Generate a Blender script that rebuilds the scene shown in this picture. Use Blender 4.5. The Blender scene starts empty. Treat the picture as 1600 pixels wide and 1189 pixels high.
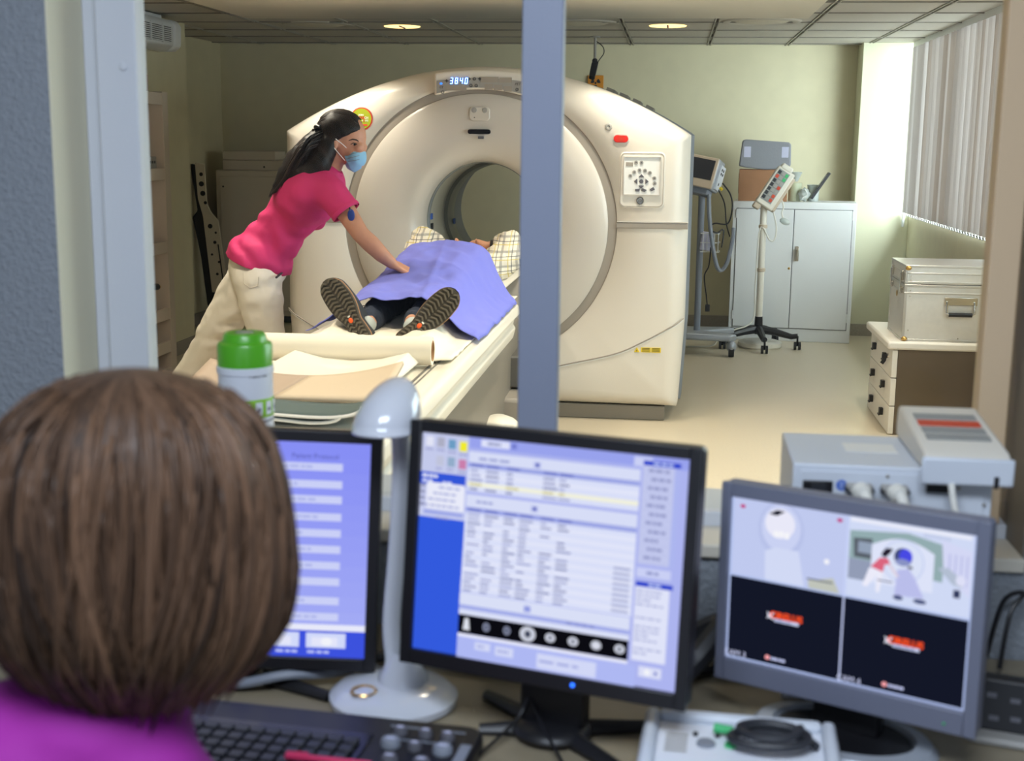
import bpy, bmesh, math, random
from mathutils import Vector, Matrix, noise
random.seed(7)
S = bpy.context.scene
C = S.collection
R = math.radians

# ------------------------------------------------------------------ camera
cam_d = bpy.data.cameras.new('camera'); cam = bpy.data.objects.new('camera', cam_d); C.objects.link(cam); S.camera = cam
cam_d.sensor_fit = 'HORIZONTAL'; cam_d.sensor_width = 36.0; cam_d.lens = 2024 / 1600 * 36
cam_d.clip_start = 0.05; cam_d.clip_end = 100
CR = ((0.9923481, -0.0333917, 0.1188704), (0.1229574, 0.1795002, -0.9760436), (0.0112545, 0.9831911, 0.1822325))
cam.matrix_world = Matrix((( *CR[0], 0.0), (*CR[1], 0.0), (*CR[2], 1.6), (0, 0, 0, 1)))
cam_d.dof.use_dof = True; cam_d.dof.focus_distance = 7.2; cam_d.dof.aperture_fstop = 5.0

# ------------------------------------------------------------------ world, light, exposure
W = bpy.data.worlds.new('world'); S.world = W; W.use_nodes = True
bg = W.node_tree.nodes['Background']; bg.inputs[0].default_value = (0.66, 0.79, 1.0, 1); bg.inputs[1].default_value = 0.75
S.view_settings.view_transform = 'Standard'; S.view_settings.look = 'None'
S.view_settings.exposure = 0.0; S.view_settings.gamma = 1.0; S.view_settings.use_curve_mapping = False

def area(name, loc, direction, sx, sy, energy, col):
    d = bpy.data.lights.new(name, 'AREA'); d.shape = 'RECTANGLE'; d.size = sx; d.size_y = sy; d.energy = energy; d.color = col
    o = bpy.data.objects.new(name, d); C.objects.link(o); o.location = loc
    o.rotation_euler = Vector(direction).to_track_quat('-Z', 'Y').to_euler(); return o
# daylight arriving through the scanner room's blind-covered window (outside the right wall)
area('daylight_scanner_window', (2.75, 9.2, 1.75), (-1, 0, -0.05), 3.2, 1.6, 430, (0.80, 0.91, 1.0))
# unseen fill lamp added under the control-room ceiling, aimed forward and down
area('control_fill_lamp', (-0.1, 0.55, 2.52), (0.0, .35, -0.93), 1.2, 0.9, 74, (0.76, 0.86, 1.0))
# daylight through the scanner room's second window, further along the right wall
area('daylight_scanner_window_near', (2.75, 5.2, 1.75), (-1, 0.25, -0.1), 3.2, 1.4, 105, (0.78, 0.90, 1.0))

# ------------------------------------------------------------------ materials
def lin(c):
    return tuple(((v / 255) / 12.92 if v / 255 <= 0.04045 else ((v / 255 + 0.055) / 1.055) ** 2.4) for v in c) + (1.0,)
MAT = {}
def mat(name, col, rough=0.5, metal=0.0, var=0.0, vscale=8.0, bump=0.0, bscale=60.0, spec=0.5, coat=0.0, emit=0.0, trans=0.0, alpha=None, speck=None, stretch=None):
    m = bpy.data.materials.new(name); m.use_nodes = True; nt = m.node_tree; b = nt.nodes['Principled BSDF']
    b.inputs['Roughness'].default_value = rough; b.inputs['Metallic'].default_value = metal
    b.inputs['Specular IOR Level'].default_value = spec; b.inputs['Coat Weight'].default_value = coat
    c = lin(col); b.inputs['Base Color'].default_value = c
    tc = nt.nodes.new('ShaderNodeTexCoord'); vec = tc.outputs['Object']
    if stretch:
        mp = nt.nodes.new('ShaderNodeMapping'); mp.inputs['Scale'].default_value = stretch
        nt.links.new(vec, mp.inputs['Vector']); vec = mp.outputs['Vector']
    if var > 0 or speck:
        n = nt.nodes.new('ShaderNodeTexNoise'); n.inputs['Scale'].default_value = vscale; n.inputs['Detail'].default_value = 4
        nt.links.new(vec, n.inputs['Vector'])
        r = nt.nodes.new('ShaderNodeValToRGB')
        lo = tuple(max(0, x * (1 - var)) for x in c[:3]) + (1,); hi = tuple(min(1, x * (1 + var)) for x in c[:3]) + (1,)
        r.color_ramp.elements[0].position = 0.3; r.color_ramp.elements[1].position = 0.7
        r.color_ramp.elements[0].color = lo; r.color_ramp.elements[1].color = hi
        nt.links.new(n.outputs['Fac'], r.inputs['Fac']); src = r.outputs['Color']
        if speck:
            v = nt.nodes.new('ShaderNodeTexVoronoi'); v.inputs['Scale'].default_value = speck[0]
            nt.links.new(vec, v.inputs['Vector'])
            rr = nt.nodes.new('ShaderNodeValToRGB'); rr.color_ramp.elements[0].position = 0.12; rr.color_ramp.elements[1].position = 0.22
            rr.color_ramp.elements[0].color = (1, 1, 1, 1); rr.color_ramp.elements[1].color = (0, 0, 0, 1)
            nt.links.new(v.outputs['Distance'], rr.inputs['Fac'])
            mx = nt.nodes.new('ShaderNodeMix'); mx.data_type = 'RGBA'; mx.inputs[7].default_value = lin(speck[1])
            nt.links.new(rr.outputs['Color'], mx.inputs[0]); nt.links.new(src, mx.inputs[6]); src = mx.outputs[2]
        nt.links.new(src, b.inputs['Base Color'])
    if bump > 0:
        n2 = nt.nodes.new('ShaderNodeTexNoise'); n2.inputs['Scale'].default_value = bscale; n2.inputs['Detail'].default_value = 3
        nt.links.new(vec, n2.inputs['Vector'])
        bp = nt.nodes.new('ShaderNodeBump'); bp.inputs['Strength'].default_value = bump; bp.inputs['Distance'].default_value = 0.01
        nt.links.new(n2.outputs['Fac'], bp.inputs['Height']); nt.links.new(bp.outputs['Normal'], b.inputs['Normal'])
    if emit > 0:
        b.inputs['Emission Color'].default_value = c; b.inputs['Emission Strength'].default_value = emit
    if trans > 0: b.inputs['Transmission Weight'].default_value = trans
    MAT[name] = m; return m

mat('wall_yellow', (214, 207, 176), 0.7, bump=0.08, bscale=180, var=0.03)
mat('pillar_cream', (220, 219, 192), 0.65, bump=0.05, bscale=180)
mat('wallpaper', (140, 146, 154), 0.75, bump=0.55, bscale=110, var=0.05, vscale=90)
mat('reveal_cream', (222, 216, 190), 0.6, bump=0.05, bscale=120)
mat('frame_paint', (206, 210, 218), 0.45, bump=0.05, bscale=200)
mat('jamb_warm_lit', (210, 184, 150), 0.6, bump=0.05, bscale=120)  # right jamb: warm light put into the frame colour
mat('reveal_shaded', (120, 110, 98), 0.6, bump=0.1, bscale=120)  # right-hand reveal: its shade is put into this darker colour
mat('sill_white', (212, 206, 192), 0.45)
mat('ceil_tile', (196, 192, 182), 0.85, bump=0.25, bscale=160, var=0.03, vscale=40)
mat('tee_bar', (128, 122, 112), 0.6)
mat('mullion_paint', (142, 150, 172), 0.45, bump=0.05, bscale=200)
mat('ceil_grid', (170, 166, 154), 0.6)
mat('gypsum', (214, 208, 192), 0.8)
mat('vinyl_floor', (204, 192, 170), 0.34, var=0.06, vscale=90, speck=(170, (150, 132, 108)))
mat('baseboard', (158, 150, 138), 0.5, var=0.12, vscale=120, speck=(160, (110, 100, 90)))
mat('gantry_white', (226, 220, 210), 0.34, bump=0.05, bscale=260, coat=0.1)
mat('gantry_panel', (206, 200, 192), 0.32, bump=0.05, bscale=260, coat=0.15)
mat('gantry_grey', (160, 152, 142), 0.45)
mat('gantry_base', (128, 122, 112), 0.5)
mat('gantry_rear', (128, 136, 146), 0.5)
mat('bore_white', (196, 194, 186), 0.3)
mat('bore_grey', (112, 116, 112), 0.35)
mat('couch_white', (238, 232, 218), 0.32, coat=0.15)
mat('couch_dark', (96, 94, 90), 0.5)
mat('sheet', (236, 228, 210), 0.8, bump=0.3, bscale=20)
mat('paper', (238, 230, 212), 0.7)
mat('card', (168, 128, 88), 0.8)
mat('foam_tan', (206, 188, 164), 0.75, bump=0.1, bscale=50)
mat('foam_taupe', (176, 156, 138), 0.75, bump=0.1, bscale=50)
mat('mat_teal', (84, 100, 100), 0.7)
mat('drape', (118, 124, 214), 0.85, bump=0.22, bscale=26)
mat('denim', (42, 50, 66), 0.9, var=0.25, vscale=60, bump=0.2, bscale=200)
mat('sock', (190, 198, 196), 0.9)
mat('shoe_sole', (74, 68, 58), 0.8)
mat('shoe_lug', (100, 92, 78), 0.8)
mat('shoe_upper', (52, 56, 62), 0.85, var=0.2, vscale=60)
mat('shoe_welt', (176, 132, 92), 0.7)
mat('orange', (240, 96, 30), 0.6)
mat('skin', (206, 150, 118), 0.5, var=0.06, vscale=30)
mat('skin_face', (196, 140, 112), 0.5, var=0.06, vscale=30)
mat('pink', (206, 44, 108), 0.75, bump=0.35, bscale=14)
mat('trousers', (236, 228, 214), 0.8, bump=0.4, bscale=12)
mat('black_hair', (34, 26, 24), 0.36, var=0.4, vscale=30, stretch=(1, 1, 1))
mat('mask_blue', (140, 190, 222), 0.8, bump=0.1, bscale=60)
mat('white_plastic', (232, 232, 230), 0.4)
mat('badge_blue', (28, 60, 140), 0.4)
mat('black_plastic', (22, 22, 26), 0.42)
mat('dark_plastic', (40, 42, 48), 0.45)
mat('black_gloss', (16, 16, 20), 0.2)
mat('grey_plastic', (108, 112, 130), 0.4)
mat('silver_plastic', (170, 176, 186), 0.35, metal=0.3)
mat('chrome', (200, 196, 188), 0.22, metal=1.0)
mat('brass', (196, 160, 96), 0.3, metal=1.0)
mat('alu', (216, 214, 210), 0.36, metal=0.3, var=0.03, vscale=40)
mat('alu_edge', (200, 198, 194), 0.3, metal=0.6)
mat('cab_white', (222, 224, 226), 0.42)
mat('cab_gap', (110, 112, 116), 0.6)
mat('cab_beige', (214, 204, 186), 0.5)
mat('shelf_beige', (210, 198, 184), 0.55)
mat('drawer_white', (230, 226, 218), 0.45)
mat('drawer_side', (96, 84, 70), 0.28, var=0.1, vscale=6)
mat('fabric_grey', (142, 144, 152), 0.85, bump=0.2, bscale=60)
mat('velcro', (196, 198, 222), 0.9)
mat('cardboard', (164, 120, 88), 0.85, var=0.05, vscale=20)
mat('blind', (186, 178, 176), 0.9)
mat('blind_weight', (226, 230, 230), 0.5)
mat('bag_green', (206, 212, 184), 0.4, trans=0.3)
mat('bag_clear', (214, 222, 220), 0.3, trans=0.5)
mat('device_cream', (224, 219, 208), 0.42)
mat('device_beige', (196, 180, 160), 0.5)
mat('device_blue', (206, 212, 222), 0.42)
mat('label_red', (206, 72, 44), 0.6)
mat('label_grey', (150, 152, 150), 0.6)
mat('label_dark', (36, 38, 44), 0.6)
mat('sign_orange', (214, 140, 36), 0.6)
mat('sign_yellow', (236, 206, 40), 0.6)
mat('sticker_green', (156, 168, 24), 0.6)
mat('sticker_red', (196, 44, 24), 0.6)
mat('estop_red', (206, 36, 26), 0.35)
mat('button_grey', (160, 158, 154), 0.5)
mat('button_dark', (92, 92, 100), 0.5)
mat('lid_green', (86, 176, 34), 0.35, coat=0.2)
mat('tub_white', (226, 230, 240), 0.35)
mat('band_green', (140, 196, 50), 0.5)
mat('lamp_white', (200, 204, 214), 0.16, coat=0.6)
mat('ring_gold', (200, 160, 96), 0.3, metal=0.8)
mat('desk', (136, 126, 106), 0.4, var=0.06, vscale=30)
mat('magenta', (142, 24, 136), 0.8, bump=0.15, bscale=40)
mat('pen_pink', (226, 60, 110), 0.4)
mat('hose_grey', (128, 134, 146), 0.45)
mat('cable_white', (224, 222, 214), 0.5)
mat('print_blue', (70, 110, 200), 0.6)
mat('text_dark', (70, 68, 70), 0.7)
mat('text_white', (236, 236, 226), 0.7)
mat('led_blue', (40, 110, 255), 0.5, emit=2.0)
mat('digit_blue', (150, 200, 255), 0.5, emit=3.0)
mat('digit_halo', (30, 60, 210), 0.5, emit=0.8)
mat('lamp_glow', (255, 214, 140), 0.5, emit=2.2)
mat('lamp_spot', (255, 200, 150), 0.5, emit=2.0)
mat('iv_green', (60, 180, 110), 0.5)

def translucent(name, col, amount):
    m = mat(name, col, 0.9); nt = m.node_tree; b = nt.nodes['Principled BSDF']; out = nt.nodes['Material Output']
    t = nt.nodes.new('ShaderNodeBsdfTranslucent'); t.inputs[0].default_value = lin(col)
    mx = nt.nodes.new('ShaderNodeMixShader'); mx.inputs[0].default_value = amount
    nt.links.new(b.outputs[0], mx.inputs[1]); nt.links.new(t.outputs[0], mx.inputs[2]); nt.links.new(mx.outputs[0], out.inputs[0])
translucent('blind', (184, 176, 172), 0.15)
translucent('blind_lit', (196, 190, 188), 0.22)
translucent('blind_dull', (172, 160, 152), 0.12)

def glass(name, tint, refl):
    m = bpy.data.materials.new(name); m.use_nodes = True; nt = m.node_tree; nt.nodes.clear()
    out = nt.nodes.new('ShaderNodeOutputMaterial'); tr = nt.nodes.new('ShaderNodeBsdfTransparent'); gl = nt.nodes.new('ShaderNodeBsdfGlossy')
    tr.inputs[0].default_value = tint; gl.inputs['Roughness'].default_value = 0.02
    mx = nt.nodes.new('ShaderNodeMixShader'); mx.inputs[0].default_value = refl
    nt.links.new(tr.outputs[0], mx.inputs[1]); nt.links.new(gl.outputs[0], mx.inputs[2]); nt.links.new(mx.outputs[0], out.inputs[0])
    MAT[name] = m
glass('pane_glass', (0.97, 0.98, 0.96, 1), 0.005)

def attr_emit(name, strength):
    m = bpy.data.materials.new(name); m.use_nodes = True; nt = m.node_tree; nt.nodes.clear()
    out = nt.nodes.new('ShaderNodeOutputMaterial'); e = nt.nodes.new('ShaderNodeEmission'); a = nt.nodes.new('ShaderNodeAttribute')
    a.attribute_name = 'col'; e.inputs[1].default_value = strength
    nt.links.new(a.outputs['Color'], e.inputs[0]); nt.links.new(e.outputs[0], out.inputs[0]); MAT[name] = m
attr_emit('screen', 0.95)

def hair_mat(name, dark, light, rough):
    m = bpy.data.materials.new(name); m.use_nodes = True; nt = m.node_tree; b = nt.nodes['Principled BSDF']
    a = nt.nodes.new('ShaderNodeAttribute'); a.attribute_name = 'col'
    r = nt.nodes.new('ShaderNodeValToRGB'); r.color_ramp.elements[0].color = lin(dark); r.color_ramp.elements[1].color = lin(light)
    nt.links.new(a.outputs['Fac'], r.inputs['Fac']); nt.links.new(r.outputs['Color'], b.inputs['Base Color'])
    b.inputs['Roughness'].default_value = rough; b.inputs['Specular IOR Level'].default_value = 0.25; MAT[name] = m
hair_mat('hair_brown', (24, 16, 12), (112, 84, 64), 0.45)
hair_mat('hair_dark', (16, 12, 11), (52, 40, 34), 0.5)

def plaid():
    m = bpy.data.materials.new('plaid'); m.use_nodes = True; nt = m.node_tree; b = nt.nodes['Principled BSDF']; b.inputs['Roughness'].default_value = 0.85
    tc = nt.nodes.new('ShaderNodeTexCoord'); sp = nt.nodes.new('ShaderNodeSeparateXYZ'); nt.links.new(tc.outputs['Object'], sp.inputs[0])
    prev = None
    base = nt.nodes.new('ShaderNodeRGB'); base.outputs[0].default_value = lin((226, 218, 200)); prev = base.outputs[0]
    for axis, period, ph, wid, col in (('X', .07, 0, .16, (140, 138, 134)), ('Z', .07, 0, .16, (140, 138, 134)), ('X', .07, .5, .07, (200, 180, 90)), ('Z', .07, .5, .07, (200, 180, 90)), ('X', .07, .28, .06, (70, 74, 80)), ('Z', .07, .28, .06, (70, 74, 80))):
        d = nt.nodes.new('ShaderNodeMath'); d.operation = 'DIVIDE'; d.inputs[1].default_value = period; nt.links.new(sp.outputs[axis], d.inputs[0])
        ad = nt.nodes.new('ShaderNodeMath'); ad.operation = 'ADD'; ad.inputs[1].default_value = ph; nt.links.new(d.outputs[0], ad.inputs[0])
        fr = nt.nodes.new('ShaderNodeMath'); fr.operation = 'FRACT'; nt.links.new(ad.outputs[0], fr.inputs[0])
        lt = nt.nodes.new('ShaderNodeMath'); lt.operation = 'LESS_THAN'; lt.inputs[1].default_value = wid; nt.links.new(fr.outputs[0], lt.inputs[0])
        ml = nt.nodes.new('ShaderNodeMath'); ml.operation = 'MULTIPLY'; ml.inputs[1].default_value = 0.7; nt.links.new(lt.outputs[0], ml.inputs[0])
        mx = nt.nodes.new('ShaderNodeMix'); mx.data_type = 'RGBA'; mx.inputs[7].default_value = lin(col)
        nt.links.new(ml.outputs[0], mx.inputs[0]); nt.links.new(prev, mx.inputs[6]); prev = mx.outputs[2]
    nt.links.new(prev, b.inputs['Base Color']); MAT['plaid'] = m
plaid()

# ------------------------------------------------------------------ helpers
def bm_(): return bmesh.new()
def box(bm, c, s, rot=None):
    r = bmesh.ops.create_cube(bm, size=1.0)
    M = Matrix.Translation(c) @ (rot if rot is not None else Matrix.Identity(4)) @ Matrix.Diagonal((*s, 1))
    bmesh.ops.transform(bm, matrix=M, verts=r['verts']); return r['verts']
def bx(bm, x0, x1, y0, y1, z0, z1): return box(bm, ((x0 + x1) / 2, (y0 + y1) / 2, (z0 + z1) / 2), (abs(x1 - x0), abs(y1 - y0), abs(z1 - z0)))
def cone(bm, p0, p1, r0, r1=None, seg=20, caps=True):
    p0 = Vector(p0); p1 = Vector(p1); r1 = r0 if r1 is None else r1; d = p1 - p0; L = d.length
    r = bmesh.ops.create_cone(bm, cap_ends=caps, cap_tris=False, segments=seg, radius1=r0, radius2=r1, depth=L)
    bmesh.ops.transform(bm, matrix=Matrix.Translation((p0 + p1) / 2) @ d.to_track_quat('Z', 'Y').to_matrix().to_4x4(), verts=r['verts']); return r['verts']
def ball(bm, c, r, s=(1, 1, 1), rot=None, u=20, v=12):
    q = bmesh.ops.create_uvsphere(bm, u_segments=u, v_segments=v, radius=r)
    bmesh.ops.transform(bm, matrix=Matrix.Translation(c) @ (rot if rot is not None else Matrix.Identity(4)) @ Matrix.Diagonal((*s, 1)), verts=q['verts']); return q['verts']
def tube(bm, pts, r, seg=10, caps=True, flat=1.0):
    pts = [Vector(p) for p in pts]; n = len(pts); rr = r if isinstance(r, (list, tuple)) else [r] * n
    rings = []; prev = None
    for i, p in enumerate(pts):
        t = (pts[min(i + 1, n - 1)] - pts[max(i - 1, 0)]).normalized()
        if prev is None: a = t.orthogonal().normalized()
        else:
            a = (prev - t * prev.dot(t)); a = a.normalized() if a.length > 1e-6 else t.orthogonal().normalized()
        prev = a; b = t.cross(a)
        rings.append([bm.verts.new(p + (a * math.cos(2 * math.pi * k / seg) + b * math.sin(2 * math.pi * k / seg) * flat) * rr[i]) for k in range(seg)])
    for i in range(n - 1):
        for k in range(seg): bm.faces.new((rings[i][k], rings[i][(k + 1) % seg], rings[i + 1][(k + 1) % seg], rings[i + 1][k]))
    if caps and seg > 2:
        bm.faces.new(rings[0][::-1]); bm.faces.new(rings[-1])
    return rings
def spline(pts, n=8):
    pts = [Vector(p) for p in pts]; out = []
    for i in range(len(pts) - 1):
        p0 = pts[max(i - 1, 0)]; p1 = pts[i]; p2 = pts[i + 1]; p3 = pts[min(i + 2, len(pts) - 1)]
        for k in range(n):
            t = k / n
            out.append(0.5 * ((2 * p1) + (p2 - p0) * t + (2 * p0 - 5 * p1 + 4 * p2 - p3) * t * t + (3 * p1 - p0 - 3 * p2 + p3) * t ** 3))
    out.append(pts[-1]); return out
def prism(bm, poly, lo, hi, axis='y'):
    """2-D polygon extruded along an axis; y: poly is (x,z); x: (y,z); z: (x,y)"""
    f = {'y': lambda a, b, t: (a, t, b), 'x': lambda a, b, t: (t, a, b), 'z': lambda a, b, t: (a, b, t)}[axis]
    A = [bm.verts.new(f(a, b, lo)) for a, b in poly]; B = [bm.verts.new(f(a, b, hi)) for a, b in poly]; n = len(poly)
    for i in range(n): bm.faces.new((A[i], A[(i + 1) % n], B[(i + 1) % n], B[i]))
    bm.faces.new(A[::-1]); bm.faces.new(B)
def lathe(bm, prof, seg=40, axis='z', c=(0, 0, 0), close=False):
    """profile of (radius, height) turned round an axis"""
    c = Vector(c); rings = []
    for r, h in prof:
        ring = []
        for k in range(seg):
            a = 2 * math.pi * k / seg
            v = {'z': Vector((r * math.cos(a), r * math.sin(a), h)), 'y': Vector((r * math.cos(a), h, r * math.sin(a))), 'x': Vector((h, r * math.cos(a), r * math.sin(a)))}[axis]
            ring.append(bm.verts.new(c + v))
        rings.append(ring)
    for i in range(len(rings) - 1):
        for k in range(seg): bm.faces.new((rings[i][k], rings[i][(k + 1) % seg], rings[i + 1][(k + 1) % seg], rings[i + 1][k]))
    if close:
        bm.faces.new(rings[0]); bm.faces.new(rings[-1])
def rrect(x0, x1, z0, z1, r, n=5):
    out = []
    for cx, cz, a0 in ((x1 - r, z1 - r, 0), (x0 + r, z1 - r, 90), (x0 + r, z0 + r, 180), (x1 - r, z0 + r, 270)):
        for k in range(n + 1):
            a = R(a0 + 90 * k / n); out.append((cx + r * math.cos(a), cz + r * math.sin(a)))
    return out
def obj(name, bm, m, parent=None, smooth=False, bevel=0.0, loc=None, rot=None, label=None, kind=None, bseg=2, subsurf=0, mode=None):
    me = bpy.data.meshes.new(name)
    if isinstance(bm, bmesh.types.BMesh):
        bmesh.ops.recalc_face_normals(bm, faces=bm.faces); bm.to_mesh(me); bm.free()
    else: me = bm; me.name = name
    o = bpy.data.objects.new(name, me); C.objects.link(o)
    me.materials.clear(); me.materials.append(MAT[m])
    if smooth:
        for p in me.polygons: p.use_smooth = True
        if smooth != 'all': me.set_sharp_from_angle(angle=R(38))
    if bevel:
        b = o.modifiers.new('bevel', 'BEVEL'); b.width = bevel; b.segments = bseg; b.limit_method = 'ANGLE'; b.angle_limit = R(40)
        for p in me.polygons: p.use_smooth = True
        me.set_sharp_from_angle(angle=R(60))
    if subsurf:
        s = o.modifiers.new('sub', 'SUBSURF'); s.levels = subsurf; s.render_levels = subsurf
    if mode: o.rotation_mode = mode
    if loc is not None: o.location = loc
    if rot is not None: o.rotation_euler = rot
    if parent is not None: o.parent = parent
    if label: o['label'] = label
    if kind: o['kind'] = kind
    return o
def tag(o, label, cat, group=None):
    o['label'] = label; o['category'] = cat
    if group: o['group'] = group
    return o
def thing(name, label, cat, loc=(0, 0, 0), rz=0.0, group=None):
    o = bpy.data.objects.new(name, None); C.objects.link(o); o.empty_display_size = 0.05
    o.location = loc; o.rotation_euler = (0, 0, rz); return tag(o, label, cat, group)
def struct(name, bm, m, parent=None, **k):
    o = obj(name, bm, m, parent, **k); o['kind'] = 'structure'; return o
def copy_obj(o, loc=None, parent=None):
    c = o.copy(); C.objects.link(c)
    if loc is not None: c.location = loc
    if parent is not None: c.parent = parent
    return c
def text_bm(s, size, ext=0.0008, align='CENTER', shear=0.0, bold=0.0):
    cu = bpy.data.curves.new('t', 'FONT'); cu.body = s; cu.size = size; cu.extrude = ext; cu.align_x = align; cu.align_y = 'CENTER'; cu.resolution_u = 2; cu.shear = shear; cu.offset = bold
    o = bpy.data.objects.new('t', cu); C.objects.link(o)
    me = bpy.data.meshes.new_from_object(o.evaluated_get(bpy.context.evaluated_depsgraph_get()))
    bpy.data.objects.remove(o); bpy.data.curves.remove(cu); return me
def text(name, s, size, m, parent, loc, rot=(math.pi / 2, 0, 0), **k):
    return obj(name, text_bm(s, size, **k), m, parent, loc=loc, rot=rot)
def capsules(bm, chain, seg=16):
    """rounded tapering limb through (point, radius) pairs"""
    for (p, r) in chain: ball(bm, p, r, u=seg, v=10)
    for (p, r), (q, s) in zip(chain, chain[1:]): cone(bm, p, q, r, s, seg=seg)
def remesh(bm, voxel, smooth=4, disp=None):
    """fuse everything in bm into one continuous skin; returns a mesh"""
    me = bpy.data.meshes.new('tmp'); bmesh.ops.recalc_face_normals(bm, faces=bm.faces); bm.to_mesh(me); bm.free()
    o = bpy.data.objects.new('tmp', me); C.objects.link(o)
    r = o.modifiers.new('r', 'REMESH'); r.mode = 'VOXEL'; r.voxel_size = voxel; r.use_smooth_shade = True
    s = o.modifiers.new('s', 'SMOOTH'); s.factor = 0.5; s.iterations = smooth
    bpy.context.view_layer.update()
    out = bpy.data.meshes.new_from_object(o.evaluated_get(bpy.context.evaluated_depsgraph_get()))
    bpy.data.objects.remove(o); bpy.data.meshes.remove(me)
    if disp:
        ns = [v.normal.copy() for v in out.vertices]
        for v, nn in zip(out.vertices, ns): v.co += nn * disp(v.co)
    for p in out.polygons: p.use_smooth = True
    return out

# ================================================================== the setting
WF, WB = 2.178, 2.44            # window wall between control room and scanner room
XL, XR, YB, ZC = -4.06, 1.95, 11.5, 2.42
XJ = -3.62                      # nearer stretch of the left wall stands proud
b = bm_(); bx(b, -4.2, 2.3, -2.0, 11.7, -0.1, 0); struct('floor', b, 'vinyl_floor')
b = bm_(); bx(b, XL - .15, XR + .3, YB, YB + .15, 0, 2.6); struct('wall_back', b, 'wall_yellow')
b = bm_(); bx(b, XL - .15, XL, 9.5, YB, 0, 2.6); struct('wall_left', b, 'wall_yellow')
b = bm_(); bx(b, XL - .15, XJ, WB, 9.5, 0, 2.6); struct('wall_left_near', b, 'wall_yellow')
b = bm_(); bx(b, XR, XR + .2, WB, YB, 0, 1.03); bx(b, XR, XR + .2, WB, 3.4, 1.03, 2.6); bx(b, XR, XR + .2, 6.9, 7.4, 1.03, 2.6); bx(b, XR, XR + .2, 3.4, 6.9, 2.3, 2.6); bx(b, XR, XR + .2, 11.19, YB, 1.03, 2.6); bx(b, XR, XR + .2, 7.4, 11.19, 2.42, 2.6)
struct('wall_right', b, 'wall_yellow')
b = bm_(); bx(b, 1.504, XR, 11.19, YB, 0, 2.42); struct('wall_pillar', b, 'pillar_cream', bevel=0.004)
OX0, OX1, OZ0, OZ1 = -1.078, 0.606, 0.90, 2.30
b = bm_(); bx(b, -4.2, OX0, WF, WB, 0, 2.6); bx(b, OX1, 2.15, WF, WB, 0, 2.6); bx(b, OX0, OX1, WF, WB, 0, OZ0); bx(b, OX0, OX1, WF, WB, OZ1, 2.6)
struct('wall_front', b, 'wallpaper')
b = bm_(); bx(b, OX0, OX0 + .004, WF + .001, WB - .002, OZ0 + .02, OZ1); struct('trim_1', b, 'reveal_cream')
b = bm_(); bx(b, OX1 - .004, OX1, WF + .001, WB - .002, OZ0 + .02, OZ1); struct('trim_2', b, 'reveal_shaded')
b = bm_(); bx(b, -4.2, 2.15, -2.0, WF, 2.55, 2.65); struct('ceiling_control', b, 'gypsum')
b = bm_(); bx(b, -2.4, -2.3, -2.0, WF, 0, 2.55); struct('wall_control_left', b, 'wallpaper')
b = bm_(); bx(b, 1.7, 1.8, -2.0, WF, 0, 2.55); struct('wall_control_right', b, 'wallpaper')
# baseboards
b = bm_(); bx(b, XL, 1.504, YB - .012, YB, 0, .1); struct('baseboard_back', b, 'baseboard')
b = bm_(); bx(b, XL, XL + .012, 9.512, YB - .012, 0, .1); bx(b, XL, XJ + .012, 9.5, 9.512, 0, .1); bx(b, XJ, XJ + .012, WB, 9.5, 0, .1); struct('baseboard_left', b, 'baseboard')
b = bm_(); bx(b, XR - .012, XR, WB, 11.178, 0, .1); struct('baseboard_right', b, 'baseboard')
b = bm_(); bx(b, 1.492, XR - .012, 11.178, 11.19, 0, .1); bx(b, 1.492, 1.504, 11.19, YB - .012, 0, .1); struct('baseboard_pillar', b, 'baseboard')

# observation window: frame members, panes
b = bm_(); bx(b, OX0 + .004, -.958, 2.285, 2.37, .90, .905); win = struct('window_1', b, 'frame_paint')
def wpart(name, m, *dims, bev=0.003):
    b = bm_(); bx(b, *dims); return obj(name, b, m, win, bevel=bev)
wpart('frame_rebate', 'frame_paint', OX0 + .004, -1.038, 2.31, 2.332, .945, OZ1)
wpart('frame_jamb', 'frame_paint', -1.038, -.963, 2.285, 2.332, .945, OZ1)
wpart('frame_jamb', 'jamb_warm_lit', .537, .588, 2.285, 2.332, .945, OZ1)
wpart('mullion', 'mullion_paint', -.268, -.1965, 2.285, 2.332, .945, OZ1)
wpart('bottom_rail', 'frame_paint', OX0 + .004, OX1 - .004, 2.285, WB + .01, .905, .945)
wpart('top_rail', 'frame_paint', -.958, .537, 2.285, 2.37, OZ1 - .06, OZ1)
wpart('pane', 'pane_glass', -.963, -.268, 2.306, 2.312, .945, OZ1 - .06, bev=0)
wpart('pane', 'pane_glass', -.1965, .537, 2.306, 2.312, .945, OZ1 - .06, bev=0)
b = bm_(); bx(b, OX0, OX1, WF - .012, 2.285, .895, .92); obj('sill', b, 'sill_white', win, bevel=.004)
for x, z in ((-.988, 1.722), (.585, 1.735)):
    b = bm_(); ball(b, (x, 2.284, z), .008, (1, .35, 1)); obj('screw_cap', b, 'frame_paint', win, smooth=True)

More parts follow.
